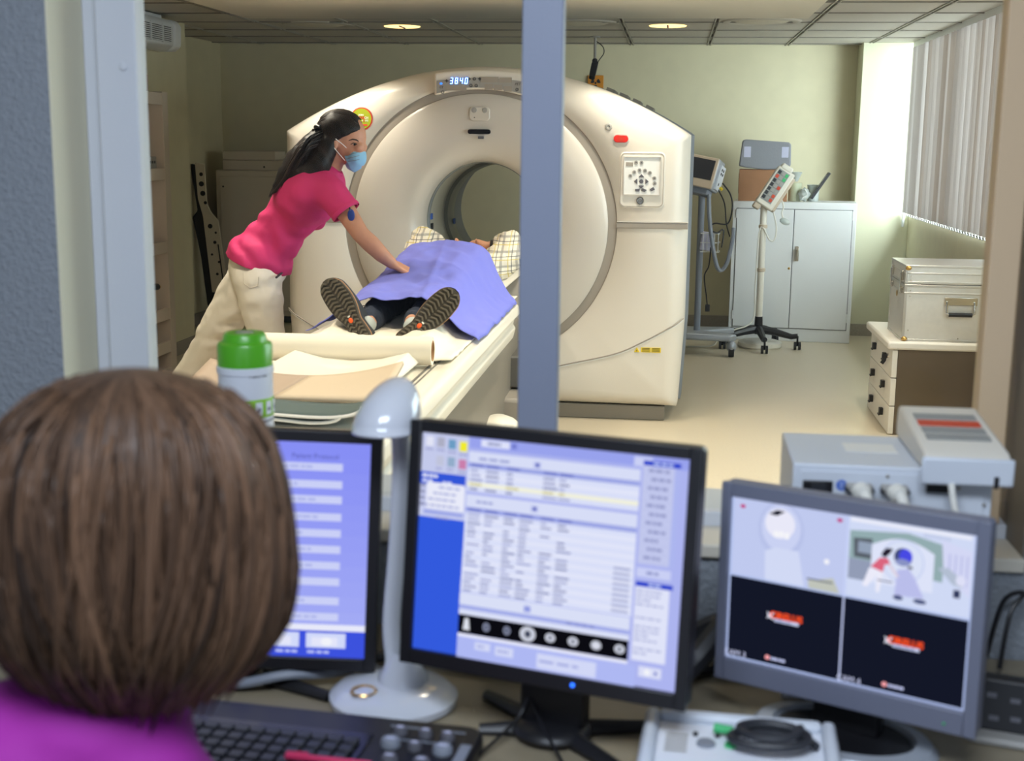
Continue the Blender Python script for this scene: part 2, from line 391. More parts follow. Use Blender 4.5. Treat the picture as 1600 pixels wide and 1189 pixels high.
# ceiling: grid slab with tiles, lower gypsum field
b = bm_(); bx(b, XL - .15, XR + .3, WB, YB + .1, ZC + .02, ZC + .15); ceil = struct('ceiling', b, 'ceil_grid')
T = 0.655; xs = [0.914 + k * T for k in range(-8, 3)]; ys = [11.3 - k * T for k in range(-1, 14)]
SX0, SX1, SY1, SZ = -2.79, 0.79, 8.43, 2.36
cache = {}
for x in xs:
    for y in ys:
        x0, x1, y0, y1 = max(x + .02, (XL if y > 9.6 else XJ) + .005), min(x + T - .02, XR - .005), max(y - T + .007, WB + .01), min(y - .007, YB - .005)
        if x1 - x0 < .05 or y1 - y0 < .05: continue
        if x0 > SX0 - .1 and x1 < SX1 + .15 and y1 < SY1: continue
        key = (round(x1 - x0, 3), round(y1 - y0, 3))
        if key not in cache:
            bb = bm_(); w, d = key; box(bb, (0, 0, .015), (w, d, .03)); t = obj('ceiling_tile', bb, 'ceil_tile', ceil, bevel=.003, bseg=1); cache[key] = t
            t.location = ((x0 + x1) / 2, (y0 + y1) / 2, ZC)
        else: copy_obj(cache[key], ((x0 + x1) / 2, (y0 + y1) / 2, ZC), ceil)
for y in ys:
    if WB + .1 < y < YB - .05:
        for x0, x1 in (((XL if y > 9.6 else XJ), SX0), (SX1, XR)) if y < SY1 else (((XL if y > 9.5 else XJ), XR),):
            bb = bm_(); bx(bb, x0, x1, y - .010, y + .010, ZC - .007, ZC + .02); obj('cross_tee', bb, 'tee_bar', ceil)
for x in xs:
    if XL + .05 < x < XR - .05:
        y0 = SY1 if SX0 - .05 < x < SX1 + .05 else (9.5 if x < XJ + .02 else WB)
        for dx in (-.014, .014):
            bb = bm_(); bx(bb, x + dx - .005, x + dx + .005, y0, YB, ZC - .006, ZC + .02); obj('main_tee', bb, 'ceil_grid', ceil)
b = bm_(); bx(b, SX0, SX1, WB, SY1, SZ, ZC + .012); struct('ceiling_lowered_field', b, 'gypsum', bevel=.003)

def downlight(x, y, z, energy, lab, glow=True, grp=None, ang=104):
    t = thing('ceiling_downlight', lab, 'ceiling light', (x, y, z), 0, grp)
    b = bm_(); lathe(b, [(.095, .008), (.095, -.004), (.13, -.006), (.135, 0.0), (.13, .008)], 36); obj('trim_ring', b, 'lamp_glow', t, smooth=True)
    b = bm_(); lathe(b, [(.0001, -.001), (.094, -.001), (.094, -.004), (.0001, -.004)], 30); d = obj('diffuser', b, 'lamp_spot', t, smooth=True)
    b = bm_(); bx(b, -.006, .006, -.094, .094, -.009, -.003); obj('bracket', b, 'dark_plastic', t)
    if energy:
        l = bpy.data.lights.new('downlight_lamp', 'SPOT'); l.energy = energy; l.spot_size = R(ang); l.spot_blend = .75; l.shadow_soft_size = .09; l.color = (1.0, .90, .76)
        lo = bpy.data.objects.new('downlight_lamp', l); C.objects.link(lo); lo.location = (0, 0, -.02); lo.parent = t
    return t
downlight(-2.03, 9.71, ZC, 12, 'lit round recessed ceiling lamp above the technician\'s side of the scanner')
downlight(-.08, 9.64, ZC, 20, 'lit round recessed ceiling lamp near the hanging camera')
for y, e in ((3.5, 105), (4.7, 105), (5.9, 102), (7.12, 78)):
    for x in (-1.9, -.2): downlight(x, y, SZ, e, 'lit round lamp recessed in the smooth lowered ceiling over the couch', grp='lamps over the couch')
for y, e in ((5.4, 90), (7.1, 90)): downlight(1.25, y, ZC, e, 'lit round recessed ceiling lamp over the floor beside the drawer unit', grp='lamps on the drawer side')

def vent(x, y, lab):
    t = thing('ceiling_vent', lab, 'ceiling vent', (x, y, ZC))
    b = bm_(); lathe(b, [(.20, .004), (.23, -.012), (.262, -.008), (.27, .002)], 48); obj('rim', b, 'ceil_tile', t, smooth=True)
    b = bm_(); lathe(b, [(.0001, -.016), (.1, -.015), (.17, -.008), (.20, .004)], 48); obj('cone', b, 'gypsum', t, smooth=True)
vent(-2.62, 9.55, 'round unlit ceiling vent nearest the wall-mounted air unit')
vent(-.68, 9.42, 'round unlit ceiling vent partly behind the window mullion')
vent(.56, 9.28, 'round unlit ceiling vent between the lit lamp and the blinds')

# scanner-room window with vertical blind
b = bm_(); bx(b, XR, XR + .2, 7.4, 11.19, 1.015, 1.03); win2 = struct('window_2', b, 'sill_white')
for y0, y1 in ((7.4, 7.45), (9.25, 9.31), (11.14, 11.19)):
    b = bm_(); bx(b, XR + .12, XR + .17, y0, y1, 1.03, 2.42); obj('window_frame', b, 'cab_white', win2)
for y0, y1 in ((7.45, 9.25), (9.31, 11.14)):
    b = bm_(); bx(b, XR + .142, XR + .148, y0, y1, 1.03, 2.42); obj('pane', b, 'pane_glass', win2)
b = bm_(); bx(b, XR, XR + .2, 3.4, 6.9, 1.015, 1.03); win3 = struct('window_3', b, 'sill_white')
for y0, y1 in ((3.4, 3.45), (5.12, 5.18), (6.85, 6.9)):
    b = bm_(); bx(b, XR + .12, XR + .17, y0, y1, 1.03, 2.3); obj('window_frame', b, 'cab_white', win3)
for y0, y1 in ((3.45, 5.12), (5.18, 6.85)):
    b = bm_(); bx(b, XR + .142, XR + .148, y0, y1, 1.03, 2.3); obj('pane', b, 'pane_glass', win3)
bl = thing('vertical_blind', 'grey fabric vertical slat blind covering the long window', 'blind', (XR - .03, 7.45, 1.03))
b = bm_(); bx(b, -.03, .02, 0, 3.68, 1.345, 1.39); obj('head_rail', b, 'cab_white', bl)
rnd = random.Random(3); bb_cache = {}
bb = bm_(); r_ = tube(bb, [(0, a, -.004 - .022 * math.sin(math.pi * (a + .05) / .1)) for a in [(-.05 + .1 * k / 8) for k in range(9)]], .0035, 6)
wt = obj('chain_weight', bb, 'blind_weight', bl); first = True
for i in range(43):
    y = .06 + i * .0845
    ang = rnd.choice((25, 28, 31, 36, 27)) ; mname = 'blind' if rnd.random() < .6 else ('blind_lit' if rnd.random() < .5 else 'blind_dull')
    bb = bm_(); n = 6
    V = [[bb.verts.new((.006 * math.sin(math.pi * k / n), -.062 + .124 * k / n, z)) for k in range(n + 1)] for z in (.02, .7, 1.345)]
    for j in range(2):
        for k in range(n): bb.faces.new((V[j][k], V[j][k + 1], V[j + 1][k + 1], V[j + 1][k]))
    o = obj('slat', bb, mname, bl, smooth='all', loc=(-.01, y, 0), rot=(0, 0, R(ang)))
    if first: wt.location = (-.01, y, .02); first = False
    else: copy_obj(wt, (-.01, y, .02), bl)
b = bm_(); tube(b, spline([(-.02, 3.69, 1.35), (-.02, 3.695, .6), (-.02, 3.69, .02), (-.02, 3.69, -.04)]), .003, 6); obj('pull_cord', b, 'blind_weight', bl)
b = bm_(); bx(b, -.03, -.01, 3.675, 3.71, -.1, .02); obj('cord_weight', b, 'blind_weight', bl, bevel=.004)

# ================================================================== PET/CT gantry
GX, GZ, GY = -1.10, 1.12, 7.40
g = thing('scanner_gantry', 'large cream ring-shaped medical scanner with round bore', 'scanner', (GX, GY, 0))
def outline_r(a):
    """distance from the ring centre to the cover outline at angle a (local x right, z up about GZ)"""
    ca, sa = math.cos(a), math.sin(a)
    def inside(r):
        x = r * ca; z = GZ + r * sa
        lim = 1.175 - (.03 * (1 - z / .6) if z < .6 else 0)
        if z < .08 or abs(x - .015) > lim: return False
        return z < 2.013 - ((x - .015) ** 2) / (2 * 1.86)
    lo, hi = .5, 2.0
    for _ in range(30):
        m = (lo + hi) / 2
        if inside(m): lo = m
        else: hi = m
    return lo
angs = []
corner = [math.atan2(.08 - GZ, 1.16), math.atan2(.08 - GZ, -1.13), math.atan2(1.64 - GZ, 1.19), math.atan2(1.64 - GZ, -1.16)]
N = 220
angs = sorted([2 * math.pi * k / N - math.pi for k in range(N)] + corner)
RO, RI = .787, .737
b = bm_(); rings = []
# front, lip, rounding back, side wall
for j, (off, dy) in enumerate(((None, .008), (None, 0), (-.12, .0), (-.085, .005), (-.05, .022), (-.022, .052), (-.006, .09), (0, .135), (0, .40), (-.12, .62))):
    ring = []
    for a in angs:
        ro = outline_r(a)
        r = RO if off is None else max(ro + off, RO + .004)
        if off is None and j == 1: r = RO + .004
        ring.append(b.verts.new((r * math.cos(a), dy, GZ + r * math.sin(a))))
    rings.append(ring)
n = len(angs)
for i in range(len(rings) - 1):
    for k in range(n): b.faces.new((rings[i][k], rings[i][(k + 1) % n], rings[i + 1][(k + 1) % n], rings[i + 1][k]))
bmesh.ops.remove_doubles(b, verts=b.verts, dist=.0005)
obj('front_cover', b, 'gantry_white', g, smooth='all')
b = bm_(); lathe(b, [(RO + .001, .004), (RO - .002, .009), (RI + .002, .009), (RI, .002)], 120, 'y', (0, 0, GZ)); obj('ring_groove', b, 'gantry_grey', g, smooth=True)
# inner bowl flaring into the bore
BZ = 1.135
b = bm_(); prof = [(RI, .002, 0), (RI - .02, -.012, 0), (.62, -.022, .1), (.5, -.012, .4), (.42, .012, .8), (.385, .035, 1), (.36, .065, 1), (.345, .11, 1), (.34, .17, 1)]
rings = []
for r, y, t in prof:
    rings.append([b.verts.new((r * math.cos(2 * math.pi * k / 120), y, GZ + (BZ - GZ) * t + r * math.sin(2 * math.pi * k / 120))) for k in range(120)])
for i in range(len(rings) - 1):
    for k in range(120): b.faces.new((rings[i][k], rings[i][(k + 1) % 120], rings[i + 1][(k + 1) % 120], rings[i + 1][k]))
obj('bowl_panel', b, 'gantry_panel', g, smooth='all')
bc = (0, 0, BZ)
for i, (y, m) in enumerate(((.175, 'bore_grey'), (.205, 'hose_grey'), (.235, 'bore_grey'))):
    b = bm_(); lathe(b, [(.341, y), (.334, y + .006), (.334, y + .016), (.341, y + .022)], 90, 'y', bc); obj('bore_ring', b, m, g, smooth=True)
b = bm_(); lathe(b, [(.34, .17), (.34, .75)], 90, 'y', bc); obj('bore_tunnel', b, 'bore_white', g, smooth='all')
b = bm_(); lathe(b, [(.341, .75), (.32, .77), (.315, .86), (.315, 1.0), (.33, 1.05)], 90, 'y', bc); obj('rear_bore_ring', b, 'bore_grey', g, smooth=True)
for (a, y, m) in ((178, .3, 'print_blue'), (188, .3, 'label_dark'), (190, .95, 'print_blue')):
    b = bm_(); rr = .335 if y < .7 else .31; box(b, (rr * math.cos(R(a)), y, BZ + rr * math.sin(R(a))), (.008, .05, .035)); obj('laser_window', b, m, g)
# rear body
b = bm_(); rings = []
for y, sc in ((.30, 1.0), (.34, 1.018), (1.30, 1.0), (1.55, .93)):
    rings.append([b.verts.new((outline_r(a) * sc * math.cos(a), y, max(.03, GZ + outline_r(a) * sc * .985 * math.sin(a)))) for a in angs])
inner = [[b.verts.new((.36 * math.cos(a), y, BZ + .36 * math.sin(a))) for a in angs] for y in (1.55, .30)]
rings = rings + inner
for i in range(len(rings)):
    A = rings[i]; B = rings[(i + 1) % len(rings)]
    for k in range(n): b.faces.new((A[k], A[(k + 1) % n], B[(k + 1) % n], B[k]))
obj('rear_body', b, 'gantry_rear', g, smooth=True)
for k in range(4):
    xx = .70 + .08 * k; b = bm_(); zz = 2.013 - (xx - .015) ** 2 / 3.72; box(b, (xx, .9, zz + .02), (.05, .5, .02), Matrix.Rotation(math.atan((xx - .015) / 1.86), 4, 'Y')); obj('vent_rib', b, 'gantry_base', g)
# base plinth
b = bm_(); bx(b, -1.1, 1.09, .05, 1.2, 0, .085); obj('plinth', b, 'gantry_base', g, bevel=.006)
# horizontal bands between the ring and the cover edge
for s, x0, x1 in ((1, RO - .004, 1.188), (-1, -1.158, -RO + .004)):
    b = bm_(); bx(b, x0, x1, -.006, .03, 1.118, 1.150); obj('side_band', b, 'gantry_grey', g, bevel=.004)
    b = bm_(); bx(b, x0 + .005, x1, -.008, .03, 1.152, 1.158); obj('band_edge', b, 'gantry_panel', g)
# curved lower seam
for s in (1, -1):
    xo = .015
    pts = spline([(xo + s * .0, .0, .25), (xo + s * .30, .0, .275), (xo + s * .5, .0, .325), (xo + s * .78, .0, .395), (xo + s * .95, .0, .475), (xo + s * 1.08, .002, .55), (xo + s * 1.13, .012, .58), (xo + s * 1.165, .045, .605)])
    b = bm_(); tube(b, pts, .004, 6); obj('lower_seam', b, 'gantry_grey', g, smooth=True)
    b = bm_(); tube(b, [p + Vector((0, .0, -.008)) for p in pts], .003, 6); obj('seam_highlight', b, 'white_plastic', g, smooth=True)
# display housing over the ring
def arc(x, top): return (2.000 - x * x / 3.72) if top else (1.885 - x * x / 1.75)
hx = [(-.255 + .51 * k / 16) for k in range(17)]
poly = [(x, 1.985 - x * x / 3.72) for x in hx] + [(x, 1.880 - x * x / 1.75) for x in reversed(hx)]
b = bm_(); prism(b, poly, -.05, .02); hs = obj('display_housing', b, 'gantry_white', g, bevel=.012, bseg=3)
hx2 = [(-.24 + .48 * k / 16) for k in range(17)]
poly = [(x, 1.942 - x * x / 3.2) for x in hx2] + [(x, 1.889 - x * x / 1.75) for x in reversed(hx2)]
b = bm_(); prism(b, poly, -.054, -.045); dp = obj('display_panel', b, 'button_grey', g)
for cx, cz, w_, h_ in ((-.13, 1.886, .12, .03), (.06, 1.932, .10, .03), (.15, 1.93, .07, .028), (.055, 1.893, .045, .03), (.108, 1.889, .045, .03), (.163, 1.882, .045, .03)):
    b = bm_(); bx(b, cx - w_ / 2, cx + w_ / 2, -.0565, -.052, cz - h_ / 2, cz + h_ / 2); obj('display_window', b, 'gantry_grey', dp)
for i, (x, z) in enumerate(((-.183, 1.924), (-.055, 1.935), (-.025, 1.936), (.005, 1.936), (-.045, 1.899), (-.015, 1.899), (.215, 1.879), (-.205, 1.862))):
    b = bm_()
    if i in (0, 1, 3): box(b, (x, -.0555, z), (.018, .003, .004)); box(b, (x, -.0555, z), (.004, .003, .018))
    else: lathe(b, [(.006, -.002), (.009, -.002), (.009, .001), (.006, .001)], 12, 'y', (x, -.055, z))
    obj('display_icon', b, 'text_dark', dp)
text('display_mark', 'PET', .02, 'text_dark', dp, (.218, -.0556, 1.908), shear=.2)
text('display_mark', 'CT', .018, 'text_dark', dp, (-.212, -.0556, 1.888))
# seven-segment table position 384.0
SEG = {'3': 'abgcd', '8': 'abcdefg', '4': 'fgbc', '0': 'abcdef'}
def digit(ch, x, z, w, h, th, y):
    m = bm_(); hw, hh = w / 2, h / 2; sh = .12
    R_ = {'a': ((-hw, hh), (hw, hh)), 'g': ((-hw, 0), (hw, 0)), 'd': ((-hw, -hh), (hw, -hh)), 'f': ((-hw, 0), (-hw, hh)), 'b': ((hw, 0), (hw, hh)), 'e': ((-hw, -hh), (-hw, 0)), 'c': ((hw, -hh), (hw, 0))}
    for s in SEG[ch]:
        (x0, z0), (x1, z1) = R_[s]
        cone(m, (x + x0 + sh * z0, y, z + z0), (x + x1 + sh * z1, y, z + z1), th, th, 6)
    return m
xd = -.155
for ch in '3840':
    obj('display_digit', digit(ch, xd, 1.925, .013, .031, .0028, -.058), 'digit_blue', dp)
    obj('digit_glow', digit(ch, xd, 1.925, .013, .031, .0055, -.053), 'digit_halo', dp)
    xd += .028
b = bm_(); ball(b, (-.082, -.058, 1.911), .003); obj('display_digit', b, 'digit_blue', dp)
b = bm_(); ball(b, (-.215, -.055, 1.909), .008, (1, .3, .7)); obj('status_light', b, 'led_blue', dp)
# speaker plate and slot under the display
b = bm_(); prism(b, rrect(-.06, .06, 1.705, 1.785, .025), -.03, 0); sp = obj('camera_plate', b, 'gantry_panel', g, bevel=.006)
for x in (-.03, .03):
    b = bm_(); lathe(b, [(.0001, -.033), (.013, -.033), (.015, -.03)], 20, 'y', (x, 0, 1.765)); obj('plate_disc', b, 'button_grey', sp)
b = bm_(); ball(b, (-.028, -.031, 1.725), .003); obj('plate_dot', b, 'black_plastic', sp)
b = bm_(); prism(b, rrect(-.066, .064, 1.633, 1.659, .013), -.032, -.01); obj('alignment_slot', b, 'black_gloss', g)
b = bm_(); bx(b, -.008, .024, -.027, -.01, 1.606, 1.621); obj('slot_label', b, 'button_dark', g)
# right side controls
lathe_b = bm_(); lathe(lathe_b, [(.0001, -.004), (.009, -.004), (.01, -.008), (.018, -.006), (.022, .002)], 24, 'y', (.727, 0, 1.681)); obj('call_button', lathe_b, 'button_grey', g, smooth=True)
b = bm_(); prism(b, rrect(.752, .844, 1.59, 1.642, .025), -.004, .01); obj('stop_bezel', b, 'gantry_panel', g)
b = bm_(); prism(b, rrect(.757, .839, 1.595, 1.637, .021), -.012, .01); es = obj('emergency_stop', b, 'estop_red', g, bevel=.004)
b = bm_(); lathe(b, [(.012, -.0015), (.0145, -.0015), (.0145, .001), (.012, .001)], 18, 'y', (.798, -.012, 1.616)); box(b, (.798, -.0125, 1.616), (.012, .002, .012), Matrix.Rotation(R(45), 4, 'Y')); obj('stop_symbol', b, 'label_red', es)
def ctl_panel(sx):
    x0 = .795; cx = .922
    b = bm_(); prism(b, rrect(x0, x0 + .255, 1.235, 1.545, .03), -.005, .01); p = obj('control_panel', b, 'gantry_white', g, bevel=.005)
    b = bm_(); pr = rrect(x0 + .008, x0 + .247, 1.243, 1.537, .025); tube(b, [(x, -.006, z) for x, z in pr + pr[:1]], .0018, 5); obj('panel_groove', b, 'gantry_grey', p)
    b = bm_(); bx(b, x0 + .026, x0 + .228, -.009, -.004, 1.308, 1.515); obj('keypad', b, 'white_plastic', p, bevel=.002)
    for d in ((x0 + .026, x0 + .228, -.016, -.004, 1.515, 1.519), (x0 + .026, x0 + .228, -.016, -.004, 1.304, 1.308), (x0 + .022, x0 + .026, -.016, -.004, 1.304, 1.519), (x0 + .228, x0 + .232, -.016, -.004, 1.304, 1.519)):
        b = bm_(); bx(b, *d); obj('keypad_rim', b, 'gantry_panel', p)
    b = bm_(); bx(b, x0 + .035, x0 + .075, -.0115, -.008, 1.465, 1.487); obj('key_label', b, 'gantry_grey', p)
    for kx, kz in ((.092, 1.486), (.122, 1.486), (.062, 1.412), (.083, 1.433), (.112, 1.444), (.143, 1.442), (.170, 1.43), (.196, 1.401), (.199, 1.372)):
        b = bm_(); lathe(b, [(.0001, -.013), (.010, -.013), (.0115, -.008)], 18, 'y', (x0 + kx, 0, kz)); obj('round_key', b, 'button_grey', p)
        b = bm_(); box(b, (x0 + kx, -.0135, kz), (.009, .001, .003)); box(b, (x0 + kx, -.0135, kz), (.003, .001, .009)); obj('key_symbol', b, 'button_dark', p)
    kc = (x0 + .124, 1.382)
    for a in range(4):
        an = a * math.pi / 2; q = (kc[0] + .028 * math.cos(an), kc[1] + .028 * math.sin(an))
        pl = [(q[0] + rr * math.cos(an + t), q[1] + rr * math.sin(an + t)) for rr, t in ((.013, 0), (.017, 1.9), (.006, math.pi), (.017, -1.9))]
        b = bm_(); prism(b, pl, -.014, -.008); obj('arrow_key', b, 'button_dark', p, bevel=.002)
    b = bm_(); lathe(b, [(.0001, -.014), (.0105, -.014), (.012, -.008)], 18, 'y', (kc[0], 0, kc[1])); obj('round_key', b, 'button_dark', p)
    for kx, kz, a in ((.104, 1.334, .3), (.14, 1.334, -.3), (.186, 1.34, .9)):
        pl = [(x0 + kx + .016 * math.cos(t + a), kz + .016 * math.sin(t + a) * .8) for t in (0.3, 2.4, 3.5, 5.2)]
        b = bm_(); prism(b, pl, -.014, -.008); obj('corner_key', b, 'button_dark', p, bevel=.002)
    b = bm_(); lathe(b, [(.0001, -.011), (.02, -.011), (.023, -.007), (.023, -.004)], 28, 'y', (x0 + .12, 0, 1.274)); lg = obj('emblem', b, 'chrome', p, smooth=True)
    text('emblem_letters', 'GE', .022, 'text_dark', lg, (x0 + .12, -.0116, 1.274), shear=.35)
    b = bm_(); lathe(b, [(.017, -.0122), (.0195, -.0122), (.0195, -.0105), (.017, -.0105)], 24, 'y', (x0 + .12, 0, 1.274)); obj('emblem_ring', b, 'text_dark', lg)
    for t in range(4):
        a = t * math.pi / 2 + .5; b = bm_(); tube(b, [(x0 + .12 + .015 * math.cos(a), -.0118, 1.274 + .015 * math.sin(a)), (x0 + .12 + .017 * math.cos(a + .5), -.0118, 1.274 + .017 * math.sin(a + .5))], .0012, 4); obj('emblem_swirl', b, 'text_dark', lg)
ctl_panel(1)
# left panel edge peeping out behind the technician
b = bm_(); prism(b, rrect(-1.04, -.80, 1.235, 1.545, .03), -.005, .01); obj('control_panel', b, 'gantry_white', g, bevel=.005)
# warning labels on the lower panel
lx, lz = .925, .424
b = bm_(); prism(b, [(lx - .02, lz - .014), (lx + .012, lz - .014), (lx - .004, lz + .014)], -.004, .0); wl = obj('warning_triangle', b, 'sign_yellow', g)
b = bm_(); prism(b, [(lx - .008, lz - .008), (lx, lz - .008), (lx - .004, lz + .002)], -.0055, -.003); obj('triangle_mark', b, 'text_dark', wl)
for xx, ww in ((lx + .02, .055), (lx + .078, .055)):
    b = bm_(); bx(b, xx, xx + ww, -.004, 0, lz - .014, lz + .014); wl = obj('warning_label', b, 'sign_yellow', g)
    for k in range(3):
        b = bm_(); bx(b, xx + .006, xx + ww - .006, -.0055, -.003, lz - .008 + k * .008, lz - .005 + k * .008); obj('label_line', b, 'text_dark', wl)
# round serrated sticker
stx, stz = -.685, 1.712
b = bm_(); n_ = 96; prism(b, [(stx + (.068 if k % 2 else .060) * math.cos(2 * math.pi * k / n_), stz + (.068 if k % 2 else .060) * math.sin(2 * math.pi * k / n_)) for k in range(n_)], -.0045, 0); st = obj('round_sticker', b, 'sticker_red', g, label='serrated red and lime round sticker')
b = bm_(); lathe(b, [(.0001, -.0062), (.0575, -.0062), (.0575, -.004)], 48, 'y', (stx, 0, stz)); obj('sticker_face', b, 'sticker_green', st)
text('sticker_text', 'JOIN', .014, 'text_white', st, (stx - .002, -.007, stz + .021), bold=.0004)
text('sticker_text', 'RES', .017, 'text_white', st, (stx - .028, -.007, stz + .005), bold=.0003)
text('sticker_text', 'EAR', .02, 'sticker_red', st, (stx + .002, -.007, stz + .005), bold=.0006)
text('sticker_text', 'CH', .017, 'text_white', st, (stx + .028, -.007, stz + .005), bold=.0003)
text('sticker_text', '4', .016, 'text_white', st, (stx + .006, -.007, stz - .011))
text('sticker_text', 'L', .018, 'sticker_red', st, (stx + .0155, -.007, stz - .011), bold=.0006)
text('sticker_text', 'IFE', .016, 'text_white', st, (stx + .031, -.007, stz - .011))
b = bm_(); bx(b, stx + .006, stx + .034, -.0075, -.004, stz - .040, stz - .030); obj('sticker_patch', b, 'label_red', st)

# ================================================================== couch
CX0 = -1.09; TZ = .82
c = thing('patient_couch', 'long white patient couch running into the scanner bore', 'couch', (CX0, 3.2, 0))
prof = [(-.355, TZ), (-.30, TZ - .006), (.30, TZ - .006), (.335, TZ + .004), (.362, TZ - .008), (.368, TZ - .05), (.345, TZ - .066), (.335, TZ - .10), (.348, TZ - .118), (.335, TZ - .17), (.30, TZ - .185), (-.30, TZ - .185), (-.335, TZ - .17), (-.348, TZ - .118), (-.335, TZ - .10), (-.345, TZ - .066), (-.368, TZ - .05), (-.362, TZ - .008)]
b = bm_(); prism(b, prof, 0, 3.02); obj('couch_cover', b, 'couch_white', c, bevel=.007)
b = bm_(); cp = [(-.235, .02), (-.20, .055), (-.1, .03), (0, .022), (.1, .03), (.20, .055), (.235, .02), (.2, -.01), (-.2, -.01)]
prism(b, [(x, TZ + z) for x, z in cp], .62, 4.9); obj('cradle', b, 'couch_white', c, bevel=.006)
b = bm_(); bx(b, .255, .262, .5, 2.4, TZ - .006, TZ - .002); bx(b, .275, .278, .5, 2.4, TZ - .006, TZ - .002); obj('rail_slot', b, 'couch_dark', c)
b = bm_(); bx(b, -.26, .26, .9, 3.9, .14, TZ - .18); obj('column', b, 'gantry_base', c, bevel=.02)
b = bm_(); bx(b, -.36, .36, .6, 4.1, 0, .14); obj('base', b, 'gantry_base', c, bevel=.02)
b = bm_(); bx(b, -.40, .37, 3.55, 4.12, .30, .47); obj('rear_housing', b, 'couch_dark', c, bevel=.01)
b = bm_(); ball(b, (.325, 3.545, .43), .013, (1, .4, 1)); obj('housing_screw', b, 'chrome', c, smooth=True)
b = bm_(); ball(b, (.30, 2.75, .13), .2, (.8, 1.2, .95)); bmesh.ops.bisect_plane(b, geom=b.verts[:] + b.edges[:] + b.faces[:], plane_co=(0, 0, 0), plane_no=(0, 0, -1), clear_outer=True)
obj('pedal_cover', b, 'couch_white', c, smooth=True)
b = bm_(); bx(b, .20, .36, 3.3, 4.05, .14, .29); obj('floor_housing', b, 'gantry_grey', c, bevel=.02)
# bedding on the couch
b = bm_(); nx, ny = 30, 44; V = []
for j in range(ny + 1):
    row = []
    for i in range(nx + 1):
        x = CX0 - .30 + .63 * i / nx; y = 4.47 + 1.95 * j / ny
        xl = abs(x - CX0); z = TZ + (.03 + .035 * (xl / .2) ** 2 if xl < .2 else .065 - .058 * min(1, (xl - .2) / .06))
        z += .006 + .022 * max(0, noise.noise(Vector((x * 14, y * 7, 2)))) + (.02 * noise.noise(Vector((x * 30, y * 25, 0))) if j < 8 else 0) * .6
        row.append(b.verts.new((x, y, z)))
    V.append(row)
for j in range(ny):
    for i in range(nx): b.faces.new((V[j][i], V[j][i + 1], V[j + 1][i + 1], V[j + 1][i]))
sh = tag(obj('bed_sheet', b, 'sheet', None, smooth='all'), 'rumpled white sheet under the lying patient', 'sheet')
sd = sh.modifiers.new('t', 'SOLIDIFY'); sd.thickness = .004
pr = thing('paper_roll', 'cream couch paper roll on a cardboard core lying across the couch', 'paper roll', (CX0 - .10, 4.38, TZ + .055), R(2))
b = bm_(); lathe(b, [(.036, -.36), (.05, -.36), (.05, .375), (.036, .375)], 36, 'x'); obj('paper', b, 'paper', pr, smooth=True)
b = bm_(); lathe(b, [(.036, -.362), (.036, .377), (.031, .377), (.031, -.362), (.036, -.362)], 36, 'x'); obj('core', b, 'card', pr, smooth=True)
def sheet_obj(name, m, f, nu, nv, th, parent=None):
    b = bm_(); V = [[b.verts.new(f(i / nu, j / nv)) for i in range(nu + 1)] for j in range(nv + 1)]
    for j in range(nv):
        for i in range(nu): b.faces.new((V[j][i], V[j][i + 1], V[j + 1][i + 1], V[j + 1][i]))
    o = obj(name, b, m, parent, smooth='all'); s = o.modifiers.new('t', 'SOLIDIFY'); s.thickness = th; s.offset = 1; return o
# loose paper tail from the roll
tag(sheet_obj('paper_sheet', 'paper', lambda u, v: (CX0 - .33 + .55 * u, 4.33 - .26 * v, TZ + .003 + .03 * math.sin(math.pi * v) * (1 - .5 * u)), 12, 10, .002), 'loose sheet of couch paper pulled out in front of the roll', 'paper')
# bent foam pad
pad = thing('positioning_pad', 'tan and taupe curved vinyl pad lying at the foot of the couch', 'pad', (CX0, 3.57, TZ))
fpad = lambda u, v: (-.35 + .62 * u, .34 - .30 * v, .045 + .05 * abs(2 * u - .95) ** 2 * (1 - v) - .010 * v)
sheet_obj('taupe_half', 'foam_taupe', lambda u, v: fpad(u * .52 - .04 * v * u, v), 14, 8, .012, pad)
sheet_obj('tan_half', 'foam_tan', lambda u, v: fpad(.52 - .04 * v + (.48 + .04 * v) * u, v), 14, 8, .012, pad)
bl2 = thing('folded_mat', 'grey-green folded mat with white edges under the vinyl pad', 'mat', (CX0 - .02, 3.43, TZ))
for k, (z, x1, r_) in enumerate(((.008, .22, .01), (.026, .28, .008))):
    sheet_obj('fold', 'mat_teal', lambda u, v, z=z, x1=x1: (-.32 + (x1 + .32) * (u if u < .8 else .8 + .2 * math.sin((u - .8) / .2 * 1.57)), .17 * v - .02, z + .012 * math.sin(u * 5 + k) * u + (.028 * ((u - .8) / .2) ** 2 if u > .8 else 0)), 30, 4, .010, bl2)
    b = bm_(); tube(b, [(-.32 + (x1 + .32) * (u if u < .8 else .8 + .2 * math.sin((u - .8) / .2 * 1.57)), -.024, z + .005 + .012 * math.sin(u * 5 + k) * u + (.028 * ((u - .8) / .2) ** 2 if u > .8 else 0)) for u in [q / 30 for q in range(31)]], .005, 6); obj('edge_binding', b, 'white_plastic', bl2, smooth=True)

